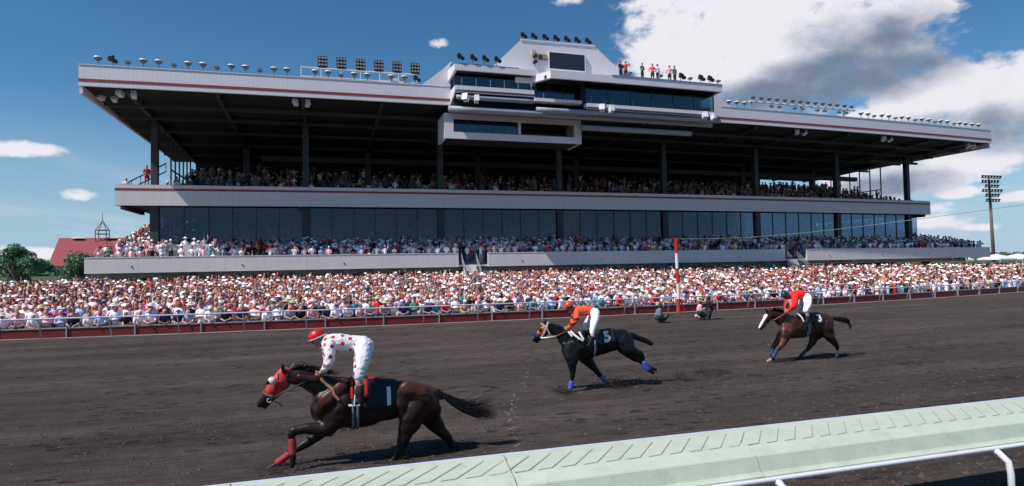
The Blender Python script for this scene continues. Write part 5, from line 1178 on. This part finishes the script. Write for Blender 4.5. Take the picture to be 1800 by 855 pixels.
# photographers on the track edge
def photog(F_, chs, label, cat='person'):
    p = F_.P(*chs['base']); e_ = empty('person', (p.x, F_.Y, 0), label, cat, 'photographers on the track by the finish post')
    skin([F_.ch(c_[0], c_[1], c_[2] if len(c_) > 2 else 1) for c_ in chs['c']], 'body', 'body', e_, voxel=.016, smooth=3)
    return e_
g1 = PZ(1160, 568); FA = Fig((1120, 480, 7.125), g1.y)
grey_ = (.10, .13, .16); dk = (.02, .025, .03)
e_ = photog(FA, {'base': (300, 620), 'c': [([(275, 475, 36), (268, 510, 42), (258, 555, 44)], grey_, 1.1), ([(262, 560, 42, -.08), (300, 572, 32, -.12), (352, 562, 24, -.14), (330, 600, 18, -.14), (300, 622, 15, -.14), (330, 624, 11, -.14)], dk), ([(262, 560, 42, .08), (310, 575, 30, .12), (360, 565, 24, .14), (320, 600, 18, .14), (285, 620, 15, .14), (315, 624, 11, .14)], dk),
    ([(280, 475, 26, -.16), (285, 525, 20, -.22), (330, 545, 14, -.14)], grey_), ([(330, 545, 13, -.14), (362, 543, 13, -.08)], skinC), ([(285, 475, 26, .16), (300, 525, 20, .2), (360, 543, 13, .06)], grey_), ([(300, 448, 15), (308, 432, 22), (312, 425, 24)], skinC, .9), ([(335, 432, 7), (338, 436, 5)], skinC), ([(300, 420, 26), (296, 430, 24)], (.02, .015, .012), .95)]}, 'photographer in grey jacket crouching on the dirt left of the finish post')
b = MB(); p = FA.P(372, 538, 0); b.box(p.x-.06, p.x+.03, p.y-.08, p.y+.08, p.z-.05, p.z+.06); b.tube([(p.x+.03, p.y, p.z), (p.x+.14, p.y, p.z)], .04, 10); b.build('camera', 'black', e_)
g2 = PZ(1236, 562); FB = Fig((1120, 480, 7.125), g2.y)
pk = (.55, .32, .33)
e_ = photog(FB, {'base': (810, 585), 'c': [([(785, 420, 32), (780, 455, 36), (785, 495, 38)], pk, 1.1), ([(785, 500, 38, -.08), (820, 520, 28, -.12), (858, 520, 22, -.14), (840, 555, 17, -.14), (815, 578, 14, -.14), (845, 584, 10, -.14)], dk), ([(785, 500, 38, .08), (815, 525, 28, .12), (850, 525, 22, .14), (820, 555, 17, .14), (790, 578, 14, .14), (820, 584, 10, .14)], dk),
    ([(785, 425, 24, -.16), (800, 465, 18, -.2), (840, 450, 12, -.1)], pk), ([(785, 425, 24, .16), (810, 465, 18, .18), (845, 448, 12, .06)], pk), ([(838, 450, 12, -.08), (855, 445, 12, 0)], skinC), ([(790, 392, 13), (796, 376, 20)], skinC, .9), ([(788, 370, 23), (784, 378, 21)], (.06, .035, .02), .95), ([(740, 540, 22, -.2), (770, 560, 20, -.2)], (.5, .33, .33))]}, 'photographer in pink shirt crouching right of the finish post')
b = MB(); p = FB.P(860, 448, 0); b.box(p.x-.05, p.x+.04, p.y-.07, p.y+.07, p.z-.05, p.z+.05); b.tube([(p.x+.04, p.y, p.z), (p.x+.2, p.y, p.z)], .045, 10); b.build('camera', 'black', e_)
FC = Fig((1120, 480, 7.125), PZ(1246, 563).y+.25)
e_ = photog(FC, {'base': (890, 585), 'c': [([(895, 370, 34), (905, 410, 36), (915, 450, 38), (900, 480, 34)], dk, 1.1), ([(905, 480, 34, -.08), (895, 520, 25, -.1), (890, 555, 18, -.1), (885, 580, 14, -.1), (905, 585, 10, -.1)], dk), ([(905, 480, 34, .08), (905, 520, 25, .1), (905, 555, 18, .1), (900, 580, 14, .1), (915, 585, 10, .1)], dk),
    ([(895, 370, 25, -.16), (920, 410, 18, -.2), (940, 385, 13, -.12)], dk), ([(895, 370, 25, .16), (925, 405, 18, .18), (945, 380, 13, .06)], dk), ([(900, 335, 14), (905, 320, 21)], skinC, .9), ([(897, 315, 23)], (.02, .015, .012))]} if False else {'base': (890, 585), 'c': [([(895, 370, 34), (905, 410, 36), (915, 450, 38), (900, 480, 34)], dk, 1.1), ([(905, 480, 34, -.08), (895, 520, 25, -.1), (890, 555, 18, -.1), (885, 580, 14, -.1), (905, 585, 10, -.1)], dk), ([(905, 480, 34, .08), (905, 520, 25, .1), (905, 555, 18, .1), (900, 580, 14, .1), (915, 585, 10, .1)], dk),
    ([(895, 370, 25, -.16), (920, 410, 18, -.2), (940, 385, 13, -.12)], dk), ([(895, 370, 25, .16), (925, 405, 18, .18), (945, 380, 13, .06)], dk), ([(900, 335, 14), (905, 320, 21)], skinC, .9), ([(897, 315, 23), (893, 318, 22)], (.02, .015, .012))]}, 'photographer in black clothes bending behind the pink-shirted one')

# ------------------------------------------------------------------ the rest of the crowd: one mass
def lp_person(pose, hat):
    V = []; Fq = []; Z = []
    def loft(rings, z, n=6):
        o = len(V)
        for (cx, cy, cz, rx, ry) in rings:
            for j in range(n): a = 2*math.pi*j/n+.3; V.append((cx+rx*math.cos(a), cy+ry*math.sin(a), cz)); Z.append(z)
        for i in range(len(rings)-1):
            for j in range(n): a = o+i*n+j; c_ = o+i*n+(j+1) % n; Fq.append((a, c_, c_+n, a+n))
        o2 = o+(len(rings)-1)*n
        V.append((rings[-1][0], rings[-1][1], rings[-1][2]+.02)); Z.append(z); t_ = len(V)-1
        for j in range(n): Fq.append((o2+j, o2+(j+1) % n, t_, t_))
    def limb(p, q, r0, r1, z, n=4):
        p, q = Vector(p), Vector(q); d = (q-p).normalized(); u = d.orthogonal().normalized(); v = d.cross(u); o = len(V)
        for c_, r in ((p, r0), (q, r1)):
            for j in range(n): a = 2*math.pi*j/n; w_ = c_+(u*math.cos(a)+v*math.sin(a))*r; V.append(tuple(w_)); Z.append(z)
        for j in range(n): a = o+j; c_ = o+(j+1) % n; Fq.append((a, c_, c_+n, a+n))
        Fq.append((o+n, o+n+1, o+n+2, o+n+3))
    loft([(0, 0, .88, .15, .11), (0, 0, 1.05, .135, .10), (0, -.01, 1.28, .18, .125), (0, 0, 1.43, .175, .10), (0, 0, 1.49, .07, .06)], 1, 8)
    for s in (-1, 1): limb((s*.09, 0, .92), (s*.10, 0, 0), .085, .05, 2)
    loft([(0, 0, 1.46, .05, .05), (0, -.01, 1.56, .07, .085), (0, -.01, 1.63, .085, .10), (0, 0, 1.70, .075, .09)], 0, 8)
    loft([(0, .03, 1.56, .085, .085), (0, .03, 1.64, .10, .10), (0, .02, 1.72, .085, .095), (0, .02, 1.76, .05, .055)], 3, 8)
    if hat == 1: loft([(0, -.02, 1.69, .20, .21), (0, -.02, 1.70, .20, .21), (0, 0, 1.71, .105, .11), (0, 0, 1.79, .09, .09)], 5, 8)
    if hat == 2: loft([(0, 0, 1.67, .108, .115), (0, 0, 1.76, .09, .095)], 5, 8); limb((0, -.08, 1.69), (0, -.20, 1.67), .05, .045, 5)
    for s in (-1, 1):
        sh = (s*.19, 0, 1.41)
        if pose == 0: e = (s*.24, .02, 1.14); h = (s*.23, -.08, .92)
        elif pose == 1: e = (s*.23, -.03, 1.15); h = (-s*.06, -.2, 1.2)
        elif pose == 2: e = (s*.27, -.16, 1.30); h = (s*.05, -.18, 1.6)
        elif pose == 3: e = (s*.32, .03, 1.18); h = (s*.17, -.05, 1.0)
        elif pose == 4 and s > 0: e = (s*.3, -.08, 1.62); h = (s*.28, -.14, 1.88)
        else: e = (s*.22, -.12, 1.18); h = (s*.12, -.34, 1.12)
        limb(sh, e, .062, .05, 1); limb(e, h, .043, .035, 0)
    return np.array(V), Fq, np.array(Z)
LP = [lp_person(p_, h_) for p_ in range(6) for h_ in (0, 0, 0, 0, 0, 0, 0, 1, 2, 2)]
rs = np.random.RandomState(5)
spots = []   # x,y,z,scale
def fill(x0f, x1f, y0f, y1f, rows_step, dx, zf, keep=1.0, jit=.12, bend=True, sitting=0.0, y_is_world=False):
    pass
# apron
row_y = 0.0; tk = set((round(a_[0]*2), round(a_[1]*2)) for a_ in taken)
r_ = 0
while True:
    yo = .48+(.62*r_ if r_ < 4 else 1.86+.54*(r_-3))
    if yo > 21.5: break
    x = -.46*(32+yo)-2
    while x < 1.62*(36+yo)+6:
        y = wall_y(x)+yo+rs.uniform(-.14, .14)
        lim = YW+BND(x)+2.0
        if y < lim and not (r_ < 4 and any(abs(x-a_[0]) < .38 and abs(y-a_[1]) < .33 for a_ in taken)):
            if rs.rand() < .93: spots.append((x+rs.uniform(-.1, .1), y, apron_z(x, y), rs.uniform(.86, 1.02), 0))
        x += rs.uniform(.40, .58)
    r_ += 1
# keep only what the photo can see
def vis(px0, px1, x, y):
    d = Vector((x, y, 0)); dd = d.dot(cF); return dd > 0 and px0 < 900+FOC*d.dot(cR)/dd < px1
spots = [s for s in spots if vis(-60, 1860, s[0], s[1])]
nap = len(spots)
# terrace outside the glazing (front rows), its two open ends, and inside the hall
y = 51.95
while y < 69:
    x = WX[0]+.5+rs.rand()*.3
    inside = y > 56.2
    while x < WX[5]-.4:
        ok = True
        if WX[1] < x < WX[2] and y < 52.9: ok = rs.rand() < .3
        if -13.0 < x < -9.0 and 53.2 < y < 56.2: ok = rs.rand() < .35
        if x < -13.0 and y > 65: ok = rs.rand() < .5
        dens_ = .90 if not inside else (.62 if -13.2 < x < 71 else .9)
        if inside and -13.6 < x < -13.0: ok = False
        if 56.0 < y < 57.3 and -13.7 < x < 71.3: ok = False
        if ok and rs.rand() < dens_:
            sit = .72 if (inside or rs.rand() < .25) else 1.0
            spots.append((x, y+BND(x)+rs.uniform(-.12, .12), terr_z(y)-(.0 if sit == 1 else .42), rs.uniform(.92, 1.04), 0))
        x += rs.uniform(.5, .8)
    y += .8
# upper deck
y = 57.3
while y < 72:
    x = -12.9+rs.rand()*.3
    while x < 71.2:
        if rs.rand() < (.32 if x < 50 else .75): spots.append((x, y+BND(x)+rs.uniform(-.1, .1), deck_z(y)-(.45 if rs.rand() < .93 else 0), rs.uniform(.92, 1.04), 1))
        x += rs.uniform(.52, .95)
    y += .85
x = -15.5
print('crowd', len(spots), nap)
topw = np.array([t[2] for t in tops], float); topw /= topw.sum()
AV = []; AF = []; AC = []; off = 0
pal_sk = np.array(skins[:4]); pal_h = np.array([h[1] for h in hairs]); pal_l = np.array(legsC); pal_hat = np.array([(.8, .78, .79)]*5+[(.60, .50, .40), (.5, .04, .04), (.03, .05, .14), (.02, .02, .03), (.72, .45, .45)])
for (x, y, z, s, deck_shade) in spots:
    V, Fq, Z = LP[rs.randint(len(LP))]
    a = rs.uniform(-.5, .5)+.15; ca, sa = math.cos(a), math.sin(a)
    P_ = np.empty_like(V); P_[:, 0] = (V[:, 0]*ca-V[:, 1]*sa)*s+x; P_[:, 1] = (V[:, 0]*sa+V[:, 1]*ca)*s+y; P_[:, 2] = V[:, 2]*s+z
    tp = np.array(tops[rs.choice(len(tops), p=topw)][1])*rs.uniform(.75, 1.1)*(.22 if (deck_shade and rs.rand() < .8) else 1)  # most upper-deck tops are darkened, painting the roof's shade into their colour
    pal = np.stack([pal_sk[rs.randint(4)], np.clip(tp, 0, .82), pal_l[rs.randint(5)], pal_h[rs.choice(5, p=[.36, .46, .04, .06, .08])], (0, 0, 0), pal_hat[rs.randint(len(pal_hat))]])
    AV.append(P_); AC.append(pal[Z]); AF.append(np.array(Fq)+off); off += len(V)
AV = np.concatenate(AV); AC = np.concatenate(AC); AF = np.concatenate(AF)
tri = AF[:, 2] == AF[:, 3]
me = bpy.data.meshes.new('crowd'); nl = np.where(tri, 3, 4); me.vertices.add(len(AV)); me.vertices.foreach_set('co', AV.ravel())
me.loops.add(int(nl.sum())); me.polygons.add(len(AF)); st_ = np.concatenate([[0], np.cumsum(nl)[:-1]])
li = AF.ravel(); mk = np.ones(AF.shape, bool); mk[tri, 3] = False; me.loops.foreach_set('vertex_index', AF[mk].astype(np.int32)); me.polygons.foreach_set('loop_start', st_.astype(np.int32))
me.update(calc_edges=True); me.validate()
at = me.color_attributes.new('Col', 'FLOAT_COLOR', 'POINT'); cc = np.ones((len(AV), 4)); cc[:, :3] = AC; at.data.foreach_set('color', cc.ravel())
me.materials.append(MT['crowdm']); co_ = bpy.data.objects.new('crowd', me); col.objects.link(co_)
tag(co_, 'dense crowd of thousands of spectators packed on the apron and in the tiers of the stand', 'crowd', kind='stuff')

# ------------------------------------------------------------------ surroundings
MT['leaf'] = colmat('leaf', .8, .2, 0, 10, .2, 2)
def tree(x, y, z0, h, wd, label, seed, nleaf=5000, group=None, loose=.0, trunk_h=.3, c=(.10, .18, .11)):
    rg = np.random.RandomState(seed); e_ = empty('tree', (x, y, z0), label, 'tree', group)
    b = MB(); tops_ = []
    b.tube([(x, y, z0), (x+.1, y, z0+h*.3), (x-.05, y, z0+h*.6)], [h*.03, h*.022, h*.012], 8)
    cl = []
    for k in range(26):
        a = rg.uniform(0, 6.28); t = rg.uniform(.0, 1); rr = wd*.5*math.sin(math.pi*min(1, .18+.72*t))*rg.uniform(.35, 1.0)
        c0 = Vector((x+rr*math.cos(a), y+rr*math.sin(a), z0+h*(trunk_h+.62*t))); cl.append((c0, h*rg.uniform(.07, .14)))
        b.tube([(x, y, z0+h*(.2+.35*t)), ((x+c0.x)/2, (y+c0.y)/2, c0.z-h*.05), tuple(c0)], [h*.012, h*.007, h*.003], 5)
    b.build('trunk', 'wood', e_)
    n_ = nleaf; idx = rg.randint(len(cl), size=n_); cen = np.array([tuple(c_[0]) for c_ in cl])[idx]; rr = np.array([c_[1] for c_ in cl])[idx]
    d = rg.normal(size=(n_, 3)); d /= np.linalg.norm(d, axis=1)[:, None]; pos = cen+d*(rr*rg.uniform(.3, 1.0, n_)**.6*(1+loose))[:, None]*np.array([1.1, 1.1, .9])
    s = h*rg.uniform(.012, .024, n_); u = rg.normal(size=(n_, 3)); u /= np.linalg.norm(u, axis=1)[:, None]; v = np.cross(u, rg.normal(size=(n_, 3))); v /= np.linalg.norm(v, axis=1)[:, None]
    q = np.stack([pos-u*s[:, None], pos+v*s[:, None]*.7, pos+u*s[:, None], pos-v*s[:, None]*.7], 1).reshape(-1, 3)-np.array([x, y, z0])
    me = bpy.data.meshes.new('crown'); me.from_pydata(q.tolist(), [], np.arange(4*n_).reshape(-1, 4).tolist()); me.update()
    br_ = np.repeat(rg.uniform(.6, 1.5, len(cl))[idx]*rg.uniform(.7, 1.3, n_), 4); cc = np.ones((4*n_, 4)); cc[:, :3] = np.array(c)[None]*br_[:, None]
    at = me.color_attributes.new('Col', 'FLOAT_COLOR', 'POINT'); at.data.foreach_set('color', cc.ravel()); me.materials.append(MT['leaf'])
    o = bpy.data.objects.new('crown', me); col.objects.link(o); o.parent = e_
tree(-40.2, 100, -.5, 7.5, 8.0, 'broad round green tree at the left edge behind the crowd', 1, 9000)
tree(PY(141, 450, 92).x, 92, -.5, 6.3, 4.2, 'slender green tree in front of the red roofed barn', 3, 4500, loose=.3)
tree(PY(112, 450, 92).x, 92, -.5, 3.2, 1.5, 'small pale sapling left of the slender tree by the barn', 4, 900, loose=.4, c=(.10, .17, .09))
# barn
MT['roofred'] = mat('roofred', (.24, .035, .035), .7, .12, 1.2)
def tiles(m):
    t = m.node_tree; b_ = t.nodes['Principled BSDF']; tcn = N('ShaderNodeTexCoord', t); br_ = N('ShaderNodeTexBrick', t); mp = N('ShaderNodeMapping', t); mp.inputs['Rotation'].default_value = (rad(90), 0, 0)
    t.links.new(tcn.outputs['Object'], mp.inputs[0]); t.links.new(mp.outputs[0], br_.inputs['Vector']); br_.inputs['Scale'].default_value = 2.2
    br_.inputs['Color1'].default_value = (.42, .065, .075, 1); br_.inputs['Color2'].default_value = (.36, .052, .062, 1); br_.inputs['Mortar'].default_value = (.17, .035, .04, 1); br_.inputs['Mortar Size'].default_value = .04
    t.links.new(br_.outputs[0], b_.inputs['Base Color'])
tiles(MT['roofred'])
bxl, bxr, by0 = -39.3, -22.0, 108.0
barn = empty('barn', (-31, by0+4, -.5), 'barn with a steep red tiled roof and small cupola behind the left of the crowd', 'barn')
b = MB(); b.box(bxl+1.2, bxr, by0+1, by0+9, -.5, 4.3); b.build('wall', 'conc', barn)
b = MB(); b.add([(bxl, by0, 4.0), (bxr, by0, 4.0), (bxr, by0+5, 8.4), (bxl-.3, by0+5, 8.4), (bxl, by0+10, 4.0), (bxr, by0+10, 4.0), (bxl, by0, 3.8), (bxr, by0, 3.8), (bxl, by0+10, 3.8), (bxr, by0+10, 3.8)],
                [(0, 1, 2, 3), (3, 2, 5, 4), (0, 3, 4), (1, 5, 2), (6, 7, 1, 0), (8, 6, 0, 4), (5, 9, 8, 4), (1, 7, 9, 5), (6, 8, 9, 7)]); rf = b.build('roof', 'roofred', barn)
b = MB(); cxp = PY(180, 410, by0+5).x; s_ = .75
for dx, dy in ((-s_, -s_), (s_, -s_), (s_, s_), (-s_, s_)):
    b.tube([(cxp+dx, by0+5+dy, 7.8), (cxp+dx, by0+5+dy, 9.6)], .07, 5); b.tube([(cxp+dx, by0+5+dy, 9.6), (cxp, by0+5, 11.1)], .06, 5)
for z in (9.0, 9.6):
    for q in range(4):
        P4 = [(-s_, -s_), (s_, -s_), (s_, s_), (-s_, s_)]; p, q2 = P4[q], P4[(q+1) % 4]; b.tube([(cxp+p[0], by0+5+p[1], z), (cxp+q2[0], by0+5+q2[1], z)], .07, 5)
b.tube([(cxp, by0+5, 11.0), (cxp, by0+5, 12.6)], [.06, .02], 5); b.build('cupola', 'tan', rf)
for k in range(2): b = MB(); b.ball((bxl+2.4+4.4*k, by0+4.6, 8.32), 1.0, .3, .16, 10, 5, z0=0); b.build('ridge_vent', 'white', rf)
# pond / light band far left
b = MB(); b.box(-70, -18, 75, 75.2, -.5, .45); tag(b.build('fence', 'greysteel', loc=(-40, 75, -.5)), 'low grey fence line behind the crowd below the left tree', 'fence')
# far tree line
rg = np.random.RandomState(8); vsq = []; ccq = []
for k in range(26000):
    x = rg.uniform(-900, 2600); y = 900+rg.uniform(-60, 120); hmax = 9+6*math.sin(x*.013)+4*math.sin(x*.041+1)
    z = -1+abs(hmax)*rg.uniform(0, 1)**.7; s = rg.uniform(1.2, 3.2); a = rg.uniform(0, 3.14)
    dx, dy = s*math.cos(a), s*math.sin(a); vsq += [(x-dx, y-dy, z-s*.6), (x+dx, y+dy, z-s*.4), (x+dx*.7, y+dy*.7, z+s*.7), (x-dx*.8, y-dy*.8, z+s*.5)]
    f = rg.uniform(.6, 1.4); ccq += [(.06*f, .10*f, .06*f, 1)]*4
me = bpy.data.meshes.new('far_woodland'); me.from_pydata(vsq, [], np.arange(len(vsq)).reshape(-1, 4).tolist()); at = me.color_attributes.new('Col', 'FLOAT_COLOR', 'POINT'); at.data.foreach_set('color', np.array(ccq).ravel()); me.materials.append(MT['leaf'])
o = bpy.data.objects.new('far_woodland', me); col.objects.link(o); tag(o, 'low distant belt of green trees along the horizon', 'woodland', kind='stuff')
# light tower right
LY_ = 105.0; lt = PY(1747, 451, LY_); ltop = PY(1738, 314, LY_)
tw_ = empty('light_tower', (lt.x, LY_, -.5), 'tall brown pole carrying six crossarms of floodlights at the right', 'light tower')
b = MB(); b.tube([(lt.x, LY_, -.5), (ltop.x, LY_, ltop.z+.2)], [.42, .24], 10); b.build('pole', 'wood', tw_, smooth=True)
arms = [(1721, 1755, 314, 7), (1721, 1751, 322, 6), (1727, 1751, 330, 5), (1722, 1757, 338, 7), (1728, 1752, 346, 5), (1729, 1753, 355, 5)]
for k, (a0, a1, py, n_) in enumerate(arms):
    p0 = PY(a0, py, LY_); p1 = PY(a1, py, LY_); zc = (p0.z+p1.z)/2
    b = MB(); b.box(p0.x, p1.x, LY_-.55, LY_-.40, zc-.08, zc+.08); arm = b.build('crossarm', 'black', tw_)
    for i in range(n_):
        x = p0.x+.3+(p1.x-p0.x-.6)*i/(n_-1); b = MB(); b.tube([(x, LY_-.5, zc+.1), (x, LY_-.75, zc+.55)], [.12, .30], 8); b.build('lamp', 'black', arm)
# white tent tops at the right behind the crowd
for i, (px, Yt, w_, lab) in enumerate(((1665, 62, 2.6, 'small white canopy behind the crowd below the right end of the low wall'), (1682, 66, 2.8, 'white canopy second from the left behind the right crowd'), (1752, 72, 3.6, 'pale canopy beside the foot of the light tower'), (1790, 72, 4.0, 'white canopy at the right edge behind the crowd'))):
    p = PY(px, 452, Yt); e_ = empty('canopy', (p.x, Yt, 0), lab, 'canopy', 'white canopies behind the right of the crowd')
    z1 = 2.55; b = MB(); h_ = w_/2; b.add([(p.x-h_, Yt-h_, z1), (p.x+h_, Yt-h_, z1), (p.x+h_, Yt+h_, z1), (p.x-h_, Yt+h_, z1), (p.x, Yt, z1+.75)]+[(p.x-h_, Yt-h_, z1-.2), (p.x+h_, Yt-h_, z1-.2), (p.x+h_, Yt+h_, z1-.2), (p.x-h_, Yt+h_, z1-.2)], [(0, 1, 4), (1, 2, 4), (2, 3, 4), (3, 0, 4), (0, 5, 6, 1), (1, 6, 7, 2), (2, 7, 8, 3), (3, 8, 5, 0)]); b.build('cover', 'numw', e_)
    for dx in (-h_+.1, h_-.1):
        b = MB(); b.tube([(p.x+dx, Yt-h_+.1, -.5), (p.x+dx, Yt-h_+.1, z1)], .04, 6); b.build('leg', 'white', e_)
for o in bpy.data.objects:
    if '_o' in o.keys(): del o['_o']
